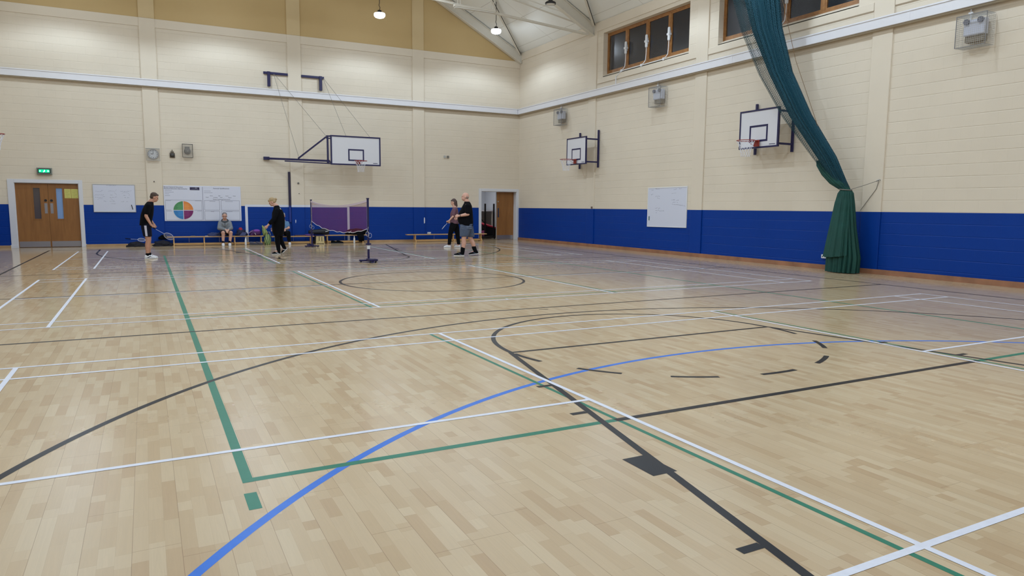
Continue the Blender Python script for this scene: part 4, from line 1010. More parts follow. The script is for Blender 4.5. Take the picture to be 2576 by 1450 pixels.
# bulging solid cloth just above the tie
keys = [(0, (-.46, -16.49, 1.88), Vy(.12), (.09, 0, 0), .08), (1, (-.50, -16.34, 2.02), Vy(.19), (.14, 0, 0), .08), (2, (-.53, -16.13, 2.22), Vy(.18), (.14, 0, 0), .10), (3, (-.56, -15.94, 2.44), Vy(.13), (.12, 0, 0), .12), (4, (-.58, -15.84, 2.56), Vy(.05), (.06, 0, 0), .14)]
obj('cloth_gather', cloth_loft(lerp_st(keys, 6), 12, .1, 140, seed=4), M_cloth, t)
# netting: nested pleated layers rising to the track
path = [(0, (-.50, -16.46, 1.93)), (1, (-.62, -16.08, 2.62)), (2, (-.78, -15.42, 3.62)), (3, (-.95, -14.93, 4.65)), (4, (-1.12, -14.60, 5.7)), (5, (-1.20, -14.42, 6.6)), (6, (-1.22, -14.36, 7.6)), (7, (-1.22, -14.35, 8.35))]
def net_layer(wk, dk, am, npl, seed, cover, shift=0, col=rgb(0, 92, 92), width=.35, lo=0):
    keys = []
    W = [.145, .24, .27, .27, .33, .40, .46, .5]; Dd = [.10, .13, .15, .17, .19, .2, .2, .2]
    for i, p in path:
        if i < lo: continue
        sh = shift * min(1, i / 3)
        keys.append((i, (p[0] - .35 * abs(sh), p[1] + sh, p[2]), (W[i] * wk * .45 * max(.35, min(1, i / 4)), -W[i] * wk * .9, 0), (-Dd[i] * dk, 0, 0), am))
    return cloth_loft(lerp_st(keys, 8), npl, am, 150, seed)
M_n1 = mesh_alpha('green_netting', rgb(0, 72, 90), .5, 26, width=.40)
M_n2 = mesh_alpha('green_netting_open', rgb(2, 54, 62), .5, 20, width=.17)
obj('netting', net_layer(.62, .6, .22, 13, 1, .5), M_n1, t)
obj('netting', net_layer(.86, .8, .2, 17, 3, .5), M_n1, t)
obj('netting', net_layer(.4, .4, .25, 9, 6, .5), M_n1, t)
obj('netting', net_layer(.72, .7, .24, 21, 8, .5), M_n1, t)
obj('loose_netting', net_layer(1.05, .9, .12, 9, 5, .5, shift=.20), M_n2, t)
# tie cord and hook
c = thing('tie_back_cord', 'grey cord looped round the green curtain and hooked to the wall', 'cord', (-.05, -17.03, 2.09))
bm = new(); tube(bm, [(-.46 + .11 * cos(a), -16.5 + .14 * sin(a), 1.885 + .015 * sin(a)) for a in [2 * pi * i / 24 for i in range(24)]], .012, 6, closed=True); obj('loop', bm, M_greycord, c)
bm = new(); tube(bm, [(-.45, -16.62, 1.885), (-.25, -16.82, 1.98), (-.06, -17.02, 2.085)], .007, 6); tube(bm, [(-.06, -17.02, 2.085), (-.045, -16.96, 1.9), (-.045, -16.60, 1.42)], .006, 6); obj('cord', bm, M_greycord, c)
bm = new(); tube(bm, [(-.031, -17.04, 2.09), (-.08, -17.04, 2.10), (-.10, -17.0, 2.08), (-.07, -16.98, 2.06)], .008, 6); obj('hook', bm, M_chrome, c)
bm = new(); tube(bm, [(-.62, -16.28, 2.15), (-.66, -15.75, 3.5), (-.80, -15.22, 4.9), (-.95, -14.85, 6.4), (-1.0, -14.72, 8.3)], .006, 6); tag(obj('draw_rope', bm, mat('brown_rope', rgb(120, 92, 60), .8)), 'thin brown draw rope hanging just right of the green netting', 'rope')
bm = new(); box(bm, -9.4, -.1, -14.38, -14.30, 8.36, 8.42); tag(obj('curtain_track', bm, M_steel), 'steel curtain track crossing the hall above the green netting', 'track')

# ------------------------------------------------------------------ people
def cap(bm, a, b, ra, rb, n=14, sx=None):
    """tapered capsule"""
    a, b = Vector(a), Vector(b); d = b - a; L = d.length
    if L < 1e-5: d = Vector((0, 0, 1)); L = 1e-4
    d = d / L; x, y = frame(d); rs = []
    for k in range(5):
        t = pi / 2 * k / 5; rs.append((a - d * ra * cos(t), ra * sin(t)))
    rs = rs[1:] + [(a, ra), (a + d * L / 2, (ra + rb) / 2), (b, rb)]
    for k in range(1, 5):
        t = pi / 2 * k / 5; rs.append((b + d * rb * sin(t), rb * cos(t)))
    rings(bm, [[c + (x * cos(2 * pi * i / n) + y * sin(2 * pi * i / n)) * max(r, 1e-4) for i in range(n)] for c, r in rs])
def ell(bm, c, ax, ay, az, n=20, m=12):
    """ellipsoid with half-axis vectors"""
    c, ax, ay, az = Vector(c), Vector(ax), Vector(ay), Vector(az); rs = []
    for j in range(1, m):
        t = pi * j / m; rs.append([c - az * cos(t) + (ax * cos(2 * pi * i / n) + ay * sin(2 * pi * i / n)) * sin(t) for i in range(n)])
    rings(bm, rs)
def oval(bm, st, n=24):
    """closed loft: (centre, half width vector, half depth vector)"""
    rings(bm, [[Vector(c) + Vector(a) * (abs(cos(t)) ** .85 * (1 if cos(t) > 0 else -1)) + Vector(b) * (abs(sin(t)) ** .85 * (1 if sin(t) > 0 else -1)) for t in [2 * pi * i / n for i in range(n)]] for c, a, b in st])
def fuse(name, bm, m, parent, voxel=.009, it=3, fac=.5):
    """merge the overlapping pieces into one continuous smooth surface"""
    finish(bm); o = obj('tmp_' + name, bm, None)
    r = o.modifiers.new('r', 'REMESH'); r.mode = 'VOXEL'; r.voxel_size = voxel; r.use_smooth_shade = True
    sm = o.modifiers.new('s', 'SMOOTH'); sm.factor = fac; sm.iterations = it
    dg = bpy.context.evaluated_depsgraph_get(); me = bpy.data.meshes.new_from_object(o.evaluated_get(dg)); me.name = name
    bpy.data.objects.remove(o)
    for p in me.polygons: p.use_smooth = True
    me.materials.clear(); me.materials.append(m)
    o = bpy.data.objects.new(name, me); COL.objects.link(o); o.parent = parent; o.matrix_parent_inverse = parent.matrix_basis.inverted() if parent.rotation_euler.z == 0 else Matrix.Identity(4)
    return o

M_skin = mat('skin', rgb(206, 158, 138), .55, bump=.05, var=.06, vscale=25)
M_skin2 = mat('skin_tanned', rgb(188, 138, 114), .55, bump=.05, var=.06, vscale=25)
M_bk = mat('black_fabric', rgb(7, 8, 13), .9, spec=.15, bump=.3, bscale=80)
M_nv = mat('navy_fabric', rgb(13, 15, 34), .8, spec=.2, bump=.3, bscale=80)
M_sole = mat('shoe_white', rgb(222, 222, 226), .5)
M_eye = mat('eye_dark', rgb(36, 28, 26), .3); M_lip = mat('lips', rgb(150, 84, 78), .5)

class Person:
    """local frame: +x right in the figure's own picture plane (u), +y away from the viewer (d), z up"""
    def __init__(self, name, label, loc, rz, skin):
        self.t = thing('person', label, 'person', loc, rz); self.skin = skin; self.b = new()
    def V(self, *p): return Vector(p)
    def head(self, c, face, up=(0, 0, 1), s=1.0, jaw=1.0, neck=None):
        """c head centre, face = direction of the face"""
        c = Vector(c); f = Vector(face).normalized(); u = Vector(up); u = (u - f * u.dot(f)).normalized(); r = f.cross(u)
        self.hc, self.hf, self.hu, self.hr, self.hs = c, f, u, r, s
        b = self.b
        ell(b, c + u * .022 * s - f * .010 * s, r * .076 * s, f * .096 * s, u * .098 * s)
        ell(b, c - u * .055 * s + f * .022 * s, r * .056 * s * jaw, f * .066 * s, u * .060 * s)
        ell(b, c - u * .088 * s + f * .048 * s, r * .028 * s, f * .026 * s, u * .020 * s)      # chin
        ell(b, c + u * .012 * s + f * .072 * s, r * .050 * s, f * .018 * s, u * .012 * s)       # brow
        cap(b, c + u * .004 * s + f * .080 * s, c - u * .028 * s + f * .094 * s, .007 * s, .0105 * s)   # nose
        cap(b, c - u * .060 * s + f * .079 * s - r * .016 * s, c - u * .060 * s + f * .079 * s + r * .016 * s, .008 * s, .008 * s)
        for q in (-1, 1):
            ell(b, c - u * .012 * s - f * .004 * s + r * q * .078 * s, r * .010 * s, f * .020 * s, u * .034 * s)   # ears
            ell(b, c - u * .030 * s + f * .055 * s + r * q * .034 * s, r * .022 * s, f * .022 * s, u * .022 * s)    # cheeks
        if neck is not None: cap(b, c - u * .05 * s - f * .018 * s, neck, .060 * s, .072 * s)
    def eyes(self):
        c, f, u, r, s = self.hc, self.hf, self.hu, self.hr, self.hs
        for q in (-1, 1):
            bm = new(); ell(bm, c - u * .008 * s + f * .082 * s + r * q * .031 * s, r * .011 * s, f * .008 * s, u * .006 * s, 10, 6); self.part('eye', bm, M_eye, smooth=True)
        bm = new(); ell(bm, c - u * .061 * s + f * .0865 * s, r * .020 * s, f * .004 * s, u * .0045 * s, 10, 6); self.part('mouth', bm, M_lip, smooth=True)
    def part(self, name, bm, m, smooth=False, parent=None):
        me = bpy.data.meshes.new(name); finish(bm); bm.to_mesh(me); bm.free(); me.materials.append(m)
        o = bpy.data.objects.new(name, me); COL.objects.link(o); o.parent = parent or self.t
        for p in me.polygons: p.use_smooth = smooth
        return o
    def limb(self, pts, rad, b=None):
        b = b or self.b
        for i in range(len(pts) - 1): cap(b, pts[i], pts[i + 1], rad[i], rad[i + 1])
    def hand(self, w, d, nrm, side=1, curl=.5, s=1.0, thumb=.5):
        """w wrist, d direction of the fingers, nrm direction the palm faces"""
        b = self.b; w, d = Vector(w), Vector(d).normalized(); nrm = Vector(nrm); nrm = (nrm - d * nrm.dot(d)).normalized(); x = d.cross(nrm) * side
        pc = w + d * .05 * s
        cap(b, w - d * .02, w + d * .015, .026 * s, .027 * s); ell(b, pc, x * .040 * s, nrm * .0155 * s, d * .052 * s)
        for i, (off, L) in enumerate(((-.029, .038), (-.010, .044), (.010, .042), (.028, .032))):
            p = w + d * .088 * s + x * off * s; a = curl * (1 + .12 * i); r = .0088 * s
            d1 = (d * cos(a) + nrm * sin(a)); p1 = p + d1 * L * s; d2 = d * cos(a * 2.1) + nrm * sin(a * 2.1); p2 = p1 + d2 * L * .62 * s; d3 = d * cos(a * 2.9) + nrm * sin(a * 2.9); p3 = p2 + d3 * L * .45 * s
            cap(b, p - d * .02 * s, p1, r * 1.05, r, 8); cap(b, p1, p2, r, r * .93, 8); cap(b, p2, p3, r * .93, r * .8, 8)
        tb = w + d * .028 * s - x * .030 * s; td = (d * .75 - x * .55 + nrm * thumb).normalized(); t1 = tb + td * .042 * s; td2 = (d * .9 - x * .15 + nrm * thumb).normalized(); t2 = t1 + td2 * .032 * s
        cap(b, tb - td * .01, t1, .0125 * s, .0105 * s, 8); cap(b, t1, t2, .0105 * s, .009 * s, 8)
    def body(self):
        finish(self.b); o = fuse('body', self.b, self.skin, self.t, .0065, 2); o.matrix_parent_inverse = Matrix.Identity(4); return o
    def cloth(self, name, bm, m, voxel=.010, it=4, parent=None):
        o = fuse(name, bm, m, parent or self.t, voxel, it); o.matrix_parent_inverse = Matrix.Identity(4); return o
    def shoe(self, ank, toe, m, sole_m=M_sole, h=.085, w=.048, tilt=None, stripe=None):
        """ank: heel ground point, toe: toe ground point"""
        a, t_ = Vector(ank), Vector(toe); d = (t_ - a); L = d.length; d.normalize(); up = Vector((0, 0, 1)) if tilt is None else Vector(tilt).normalized(); up = (up - d * up.dot(d)).normalized(); s = d.cross(up)
        bm = new(); st = []
        for q, ww, hh in ((.0, .70, .055), (.04, .82, h), (.2, .88, h * 1.18), (.36, .88, h * 1.1), (.55, .98, .075), (.75, 1.02, .056), (.9, .85, .042), (.985, .5, .030)):
            c = a + d * L * q + up * (.022 + hh / 2 - .006); st.append((c, s * w * ww, up * (hh / 2)))
        oval(bm, st, 16); o = self.part('shoe', bm, m, True)
        bm = new(); st = []
        for q, ww in ((-.02, .6), (.03, .9), (.25, .98), (.5, 1.0), (.72, 1.1), (.9, .95), (.99, .6), (1.01, .3)): st.append((a + d * L * q + up * .013, s * w * ww * 1.04, up * .013))
        oval(bm, st, 16); self.part('sole', bm, sole_m, False, o)
        if stripe is not None:
            for sg in (-1, 1):
                bm = new(); P = [a + d * L * q + up * z + s * sg * w * .93 for q, z in ((.22, .035), (.38, .05), (.52, .075), (.6, .06))]; tube(bm, P, [.004, .009, .007, .003], 6); self.part('side_stripe', bm, stripe, False, o)
        return o
    def hair(self, m, top=.02, back=.0, length=0.0, front=.5, bald=False, thick=.010, sides=True):
        c, f, u, r, s = self.hc, self.hf, self.hu, self.hr, self.hs; bm = new()
        if not bald: ell(bm, c + u * (.036 + top) * s - f * .020 * s, r * (.080 + thick * .4) * s, f * .090 * s, u * (.074 + thick * .6) * s)
        ell(bm, c + u * .006 * s - f * .046 * s, r * (.078 + thick * .4) * s, f * .066 * s, u * (.070 if not length else .085) * s)
        return bm

def rotz_for(px):  # heading so that local +x is to the right of the photograph and +y away from it
    v = Vector((px[0] - CAM.x, px[1] - CAM.y)); return atan2(v.y, v.x) - pi / 2

# --- man on the left with a racket, profile facing right
F = (-14.46, -6.36); P = Person('man', 'man in a black T-shirt and striped navy shorts standing on the left, racket held low', (*F, 0), rotz_for(F), M_skin2)
FX = Vector((1, 0, 0))
P.head((.205, .0, 1.605), (.97, -.08, -.22), (.2, 0, 1), 1.0, neck=(.095, 0, 1.455))
lean = (.35, 0, 1)
oval(P.b, [((-.03, 0, .86), (0, .165, 0), (.115, 0, 0)), ((-.015, 0, 1.0), (0, .16, 0), (.12, 0, 0)), ((.01, 0, 1.15), (0, .16, 0), (.125, 0, 0)), ((.04, 0, 1.3), (0, .175, 0), (.115, 0, 0)), ((.07, 0, 1.40), (0, .16, 0), (.085, 0, 0)), ((.09, 0, 1.455), (0, .08, 0), (.06, 0, 0))])
for q in (-1, 1):
    hp = Vector((-.02, q * .09, .88)); kn = Vector((.005 + (.02 if q > 0 else 0), q * .10, .49)); an = Vector((-.025 + (.035 if q > 0 else 0), q * .10, .09))
    P.limb([hp, kn.lerp(hp, .35), kn], [.088, .078, .058]); P.limb([kn, kn.lerp(an, .32) + Vector((-.012, 0, 0)), an], [.056, .057, .036]); P.limb([an, an + Vector((.10, 0, -.05))], [.036, .026])
shn, eln, wrn = Vector((.055, -.175, 1.375)), Vector((-.015, -.225, 1.125)), Vector((.085, -.235, .905))
P.limb([shn, eln, eln.lerp(wrn, .3), wrn], [.052, .040, .041, .026])
P.hand(wrn, (.45, .05, -.9), (.75, .3, .4), 1, .95, 1.0, .4)
shf, elf, wrf = Vector((.08, .175, 1.375)), Vector((.03, .22, 1.12)), Vector((.14, .16, .93))
P.limb([shf, elf, wrf], [.052, .040, .027]); P.hand(wrf, (.4, -.1, -.9), (.3, -.8, 0), -1, .45)
P.body(); P.eyes()
bm = new(); oval(bm, [((-.045, 0, .875), (0, .185, 0), (.135, 0, 0)), ((-.02, 0, 1.0), (0, .185, 0), (.145, 0, 0)), ((.01, 0, 1.15), (0, .182, 0), (.15, 0, 0)), ((.045, 0, 1.3), (0, .195, 0), (.135, 0, 0)), ((.075, 0, 1.42), (0, .182, 0), (.105, 0, 0)), ((.095, 0, 1.475), (0, .11, 0), (.082, 0, 0)), ((.105, 0, 1.495), (0, .075, 0), (.07, 0, 0))])
for sh, el in ((shn, eln), (shf, elf)): cap(bm, sh, sh.lerp(el, .68), .072, .066)
P.cloth('tshirt', bm, M_bk)
bm = new()
for q in (-1, 1): oval(bm, [((-.03, q * .085, .93), (0, .10, 0), (.115, 0, 0)), ((-.02, q * .09, .8), (0, .10, 0), (.122, 0, 0)), ((0, q * .10, .60), (0, .092, 0), (.105, 0, 0)), ((.0, q * .10, .585), (0, .088, 0), (.10, 0, 0))])
sh_ = P.cloth('shorts', bm, M_nv)
bm = new(); rings(bm, [[(-.045 + o_, -.197 + y2, z) for o_, z in ((-.025, .875), (.03, .875), (.045, .60), (-.005, .60))] for y2 in (0, .012)]); P.part('white_side_panel', bm, mat('shorts_panel', rgb(196, 192, 206), .7), False, sh_)
for q, dx in ((-1, 0), (1, .04)):
    bm = new(); oval(bm, [((-.02 + dx, q * .10, .08), (0, .042, 0), (.048, 0, 0)), ((-.022 + dx, q * .10, .15), (0, .042, 0), (.045, 0, 0))]); P.part('sock', bm, M_bk, True)
    P.shoe((-.095 + dx, q * .10, 0), (.175 + dx, q * .105, 0), M_sole, stripe=M_nv)
bm = P.hair(None); c, f, u, r = P.hc, P.hf, P.hu, P.hr
ell(bm, c + u * .078 + f * .045, r * .062, f * .045, u * .024); P.cloth('hair', bm, mat('brown_hair', rgb(74, 58, 48), .8, bump=.6, bscale=60), .007, 2)

def racket(label, grip, d, nrm, loc, rz, frame_m, scale=1.0, name='badminton_racket'):
    """grip point, direction to the head, normal of the string bed (local frame of loc/rz)"""
    t = thing(name, label, 'racket', loc, rz); g = Vector(grip); d = Vector(d).normalized(); n = Vector(nrm); n = (n - d * n.dot(d)).normalized(); x = d.cross(n)
    def pt(nm, bm, m): 
        me = bpy.data.meshes.new(nm); finish(bm); bm.to_mesh(me); bm.free(); me.materials.append(m); o = bpy.data.objects.new(nm, me); COL.objects.link(o); o.parent = t; return o
    s = scale
    bm = new(); tube(bm, [g - d * .10 * s, g - d * .095 * s, g + d * .06 * s, g + d * .08 * s], [.012, .015, .014, .008], 10); pt('handle', bm, M_nv)
    bm = new(); tube(bm, [g + d * .08 * s, g + d * .31 * s], .0045, 8); pt('shaft', bm, frame_m)
    hc = g + d * (.31 + .125) * s; a, b = .125 * s, .098 * s
    bm = new(); tube(bm, [hc + d * a * cos(2 * pi * i / 40) + x * b * sin(2 * pi * i / 40) for i in range(40)], .0065, 8, closed=True); pt('head_frame', bm, frame_m)
    bm = new()
    for i in range(-9, 10):
        q = i / 10; h = sqrt(1 - q * q)
        tube(bm, [hc + d * a * q - x * b * h, hc + d * a * q + x * b * h], .0009, 4); tube(bm, [hc + x * b * q - d * a * h, hc + x * b * q + d * a * h], .0009, 4)
    pt('strings', bm, mat('string_bed', rgb(150, 152, 160), .6)); return t
racket('badminton racket held low by the man in striped shorts', (.128, -.235, .825), (.78, 0, -.50), (.1, .8, .75), (*F, 0), rotz_for(F), mat('racket_silver', rgb(186, 186, 206), .35))

# --- big man on the right, profile facing left, mid-stride
F = (-6.14, -8.26); P = Person('man', 'bald broad man in a black polo shirt and grey shorts by the right doorway', (*F, 0), rotz_for(F), M_skin)
P.head((-.045, 0, 1.715), (-.98, -.05, .18), (.12, 0, 1), 1.06, 1.12, neck=(.015, 0, 1.56))
oval(P.b, [((-.01, 0, .86), (0, .19, 0), (.17, 0, 0)), ((-.035, 0, 1.05), (0, .20, 0), (.20, 0, 0)), ((-.03, 0, 1.2), (0, .20, 0), (.19, 0, 0)), ((.0, 0, 1.38), (0, .20, 0), (.15, 0, 0)), ((.02, 0, 1.50), (0, .18, 0), (.10, 0, 0)), ((.02, 0, 1.56), (0, .09, 0), (.07, 0, 0))])
legs = [((-.02, -.10, .88), (-.085, -.12, .50), (-.12, -.13, .10), (-.075, -.13, .0), (-.375, -.14, .0)), ((.01, .10, .88), (.125, .12, .47), (.255, .12, .13), (.345, .12, .035), (.06, .12, .0))]
for hp, kn, an, he, to in legs:
    hp, kn, an = map(Vector, (hp, kn, an)); P.limb([hp, kn.lerp(hp, .4), kn], [.105, .092, .066]); P.limb([kn, kn.lerp(an, .32) + Vector((.018, 0, 0)), an], [.064, .068, .042]); P.limb([an, an + (Vector(to) - Vector(he)).normalized() * .1 - Vector((0, 0, .04))], [.042, .028])
s1, e1, w1_ = Vector((.03, -.22, 1.44)), Vector((.035, -.27, 1.215)), Vector((-.215, -.24, 1.165))
P.limb([s1, e1, e1.lerp(w1_, .3), w1_], [.062, .050, .049, .031]); P.hand(w1_, (-.97, .1, -.12), (0, .9, -.3), 1, .8, 1.05, .5)
s2, e2, w2_ = Vector((.0, .22, 1.44)), Vector((-.06, .25, 1.19)), Vector((-.25, .05, 1.10))
P.limb([s2, e2, w2_], [.062, .050, .031]); P.hand(w2_, (-.75, -.25, -.5), (.3, -.5, .5), -1, .8, 1.0, .5)
P.body(); P.eyes()
bm = new(); oval(bm, [((-.0, 0, .87), (0, .215, 0), (.19, 0, 0)), ((-.03, 0, 1.0), (0, .225, 0), (.225, 0, 0)), ((-.04, 0, 1.12), (0, .225, 0), (.23, 0, 0)), ((-.015, 0, 1.3), (0, .222, 0), (.19, 0, 0)), ((.015, 0, 1.45), (0, .205, 0), (.14, 0, 0)), ((.02, 0, 1.53), (0, .15, 0), (.10, 0, 0)), ((.01, 0, 1.58), (0, .08, 0), (.075, 0, 0))])
for sh, el in ((s1, e1), (s2, e2)): cap(bm, sh, sh.lerp(el, .75), .085, .078)
P.cloth('polo_shirt', bm, M_bk)
bm = new()
for (hp, kn, an, he, to), q in zip(legs, (-1, 1)):
    hp, kn = Vector(hp), Vector(kn); m_ = hp.lerp(kn, .83); oval(bm, [((-.005, q * .09, .93), (0, .12, 0), (.185, 0, 0)), (hp.lerp(kn, .3), (0, .118, 0), (.165, 0, 0)), (m_ + Vector((0, 0, .02)), (0, .105, 0), (.13, 0, 0)), (m_, (0, .10, 0), (.125, 0, 0))])
M_gs = mat('grey_blue_shorts', rgb(74, 84, 104), .85, bump=.3, bscale=70, var=.08, vscale=14)
sh_ = P.cloth('shorts', bm, M_gs)
bm = new()
for z in (.82, .865):
    for x0_, x1_ in ((-.175, -.075), (-.03, .15)): oval(bm, [((x0_, -.205 + .08 * abs(x0_) , z - x0_ * .0), (0, .009, 0), (0, 0, .010)), (((x0_ + x1_) / 2, -.222, z - .01), (0, .009, 0), (0, 0, .010)), ((x1_, -.205 + .10 * abs(x1_), z - .02), (0, .009, 0), (0, 0, .010))], 8)
P.part('waist_stripes', bm, mat('shorts_stripe', rgb(112, 124, 146), .7), False, sh_)
for (hp, kn, an, he, to) in legs:
    an = Vector(an); up = (Vector(kn) - an).normalized(); bm = new(); cap(bm, an - up * .02, an + up * .11, .058, .066); P.part('sock', bm, M_bk, True)
    P.shoe(he, to, M_bk, w=.054, stripe=M_gs, tilt=(0, 0, 1))
bm = new(); tube(bm, [w1_ + Vector((.03, 0, .005)) + Vector((0, cos(a), sin(a))) * .037 for a in [2 * pi * i / 20 for i in range(20)]], .009, 6, closed=True); P.part('wristwatch', bm, M_black, True)
bm = new(); c, f, u, r, s = P.hc, P.hf, P.hu, P.hr, P.hs
ell(bm, c - u * .005 - f * .042, r * .081 * s, f * .062 * s, u * .058 * s); P.cloth('hair', bm, mat('cropped_grey_hair', rgb(150, 126, 116), .8), .007, 2)

# --- woman behind him, profile facing left
F = (-4.89, -4.44); P = Person('woman', 'woman in a plum T-shirt and black trousers standing behind the broad man', (*F, 0), rotz_for(F), M_skin)
P.head((-.055, 0, 1.575), (-.99, -.1, -.02), (0, 0, 1), .97, .95, neck=(-.015, 0, 1.41))
oval(P.b, [((-.02, 0, .82), (0, .165, 0), (.115, 0, 0)), ((-.015, 0, 1.0), (0, .15, 0), (.115, 0, 0)), ((-.015, 0, 1.2), (0, .155, 0), (.12, 0, 0)), ((.0, 0, 1.33), (0, .155, 0), (.085, 0, 0)), ((.0, 0, 1.41), (0, .07, 0), (.055, 0, 0))])
legs = [((-.05, -.09, .84), (-.165, -.10, .47), (-.205, -.11, .09), (-.15, -.11, .0), (-.395, -.12, .0)), ((.0, .09, .84), (.085, .10, .47), (.13, .12, .09), (.19, .12, .0), (-.03, .14, .0))]
for hp, kn, an, he, to in legs:
    hp, kn, an = map(Vector, (hp, kn, an)); P.limb([hp, kn, an], [.085, .055, .036]); P.limb([an, an + Vector((-.09, 0, -.04))], [.036, .026])
s1, e1, w1_ = Vector((.0, -.165, 1.32)), Vector((-.06, -.22, 1.10)), Vector((-.20, -.22, .95))
P.limb([s1, e1, w1_], [.043, .036, .024]); P.hand(w1_, (-.6, 0, -.8), (-.4, .8, .3), 1, .9, .92)
s2, e2, w2_ = Vector((-.0, .165, 1.32)), Vector((-.08, .2, 1.09)), Vector((-.16, .12, .93))
P.limb([s2, e2, w2_], [.043, .036, .024]); P.hand(w2_, (-.6, -.2, -.8), (0, -.9, .2), -1, .6, .92)
P.body(); P.eyes()
bm = new(); oval(bm, [((-.02, 0, .835), (0, .185, 0), (.155, 0, 0)), ((-.02, 0, 1.0), (0, .175, 0), (.15, 0, 0)), ((-.02, 0, 1.2), (0, .172, 0), (.145, 0, 0)), ((.0, 0, 1.33), (0, .168, 0), (.105, 0, 0)), ((.0, 0, 1.405), (0, .09, 0), (.07, 0, 0))])
for sh, el in ((s1, e1), (s2, e2)): cap(bm, sh, sh.lerp(el, .8), .062, .055)
P.cloth('tshirt', bm, mat('plum_fabric', rgb(104, 72, 84), .85, bump=.4, bscale=60, var=.12, vscale=20))
bm = new()
for (hp, kn, an, he, to), q in zip(legs, (-1, 1)):
    hp, kn, an = map(Vector, (hp, kn, an)); oval(bm, [((-.02, q * .085, .88), (0, .095, 0), (.135, 0, 0)), (hp.lerp(kn, .35), (0, .10, 0), (.115, 0, 0)), (kn, (0, .078, 0), (.082, 0, 0)), (kn.lerp(an, .6), (0, .066, 0), (.066, 0, 0)), (an + Vector((0, 0, .015)), (0, .058, 0), (.058, 0, 0))])
P.cloth('trousers', bm, M_bk)
for (hp, kn, an, he, to) in legs: P.shoe(he, to, M_sole, w=.042, h=.07)
bm = P.hair(None, thick=.02); c, f, u, r = P.hc, P.hf, P.hu, P.hr
ell(bm, c + u * .06 + f * .05, r * .065, f * .04, u * .035); cap(bm, c - f * .06 + u * .02, c - f * .10 - u * .12, .075, .045); cap(bm, c - f * .03 + r * .06, c - f * .05 - u * .09 + r * .05, .035, .03); cap(bm, c - f * .03 - r * .06, c - f * .05 - u * .09 - r * .05, .035, .03)
P.cloth('hair', bm, mat('dark_brown_hair', rgb(84, 66, 62), .75, bump=.6, bscale=50), .008, 2)
racket('white framed racket seen edge-on in the hand of the woman in plum', (-.245, -.225, .885), (-.42, -.80, -.46), (-.46, .10, .42), (*F, 0), rotz_for(F), mat('racket_white', rgb(216, 218, 230), .35), .8)

# --- woman in black walking left
F = (-11.14, -5.80); P = Person('woman', 'woman in a long black top and black leggings walking left, blonde hair pinned up', (*F, 0), rotz_for(F), M_skin)
K = 1.045
P.head((-.075, 0, 1.515), (-.93, -.1, -.36), (-.3, 0, 1), .98, .95, neck=(.05, 0, 1.39))
oval(P.b, [((.08, 0, .80), (0, .18, 0), (.14, 0, 0)), ((.08, 0, 1.0), (0, .165, 0), (.13, 0, 0)), ((.075, 0, 1.2), (0, .17, 0), (.13, 0, 0)), ((.07, 0, 1.31), (0, .16, 0), (.09, 0, 0)), ((.05, 0, 1.39), (0, .07, 0), (.06, 0, 0))])
legs = [((.06, -.09, .80), (.045, -.10, .42), (.07, -.10, .09), (.115, -.10, .0), (-.12, -.11, .0)), ((.10, .09, .80), (.125, .10, .43), (.235, .10, .17), (.315, .10, .15), (.17, .10, .005))]
for hp, kn, an, he, to in legs:
    hp, kn, an = map(Vector, (hp, kn, an)); P.limb([hp, kn, kn.lerp(an, .3), an], [.095, .06, .056, .038]); P.limb([an, an + (Vector(to) - Vector(he)).normalized() * .09], [.038, .028])
s1, e1, w1_ = Vector((.06, -.19, 1.27)), Vector((-.04, -.25, 1.02)), Vector((-.215, -.24, .84))
P.limb([s1, e1, w1_], [.048, .040, .027]); P.hand(w1_, (-.6, 0, -.8), (-.2, .9, 0), 1, .9, .95)
s2, e2, w2_ = Vector((.07, .19, 1.27)), Vector((.05, .25, 1.0)), Vector((-.05, .22, .78))
P.limb([s2, e2, w2_], [.048, .040, .027]); P.hand(w2_, (-.4, 0, -.9), (0, -.9, 0), -1, .5, .95)
P.body(); P.eyes()
bm = new(); oval(bm, [((.075, 0, .535), (0, .185, 0), (.125, 0, 0)), ((.07, 0, .65), (0, .21, 0), (.165, 0, 0)), ((.08, 0, .85), (0, .215, 0), (.185, 0, 0)), ((.085, 0, 1.05), (0, .195, 0), (.18, 0, 0)), ((.08, 0, 1.2), (0, .19, 0), (.165, 0, 0)), ((.075, 0, 1.31), (0, .175, 0), (.12, 0, 0)), ((.055, 0, 1.37), (0, .10, 0), (.085, 0, 0)), ((.045, 0, 1.425), (0, .066, 0), (.066, 0, 0))])
cap(bm, s1, e1, .068, .064); cap(bm, e1, e1.lerp(w1_, .55), .064, .058); cap(bm, s2, e2, .068, .064); cap(bm, e2, e2.lerp(w2_, .6), .064, .056)
top_ = P.cloth('long_top', bm, M_bk)
bm = new(); tube(bm, [(.14, -.12, 1.35), (.165, -.125, 1.30)], .009, 6); P.part('white_tag', bm, M_white, False, top_)
bm = new()
for (hp, kn, an, he, to), q in zip(legs, (-1, 1)):
    hp, kn, an = map(Vector, (hp, kn, an)); P.limb([hp, kn, kn.lerp(an, .35), an.lerp(kn, .05)], [.10, .075, .068, .052], bm)
P.cloth('leggings', bm, M_bk)
for i, (hp, kn, an, he, to) in enumerate(legs): P.shoe(he, to, M_bk, w=.042, h=.07, stripe=M_sole, tilt=(0, 0, 1) if i == 0 else (-.8, 0, .5))
bm = P.hair(None, thick=.022); c, f, u, r = P.hc, P.hf, P.hu, P.hr
ell(bm, c + u * .065 + f * .045, r * .065, f * .05, u * .035); ell(bm, c - f * .13 + u * .045, r * .04, f * .038, u * .04); ell(bm, c - f * .10 - u * .005, r * .035, f * .03, u * .03)
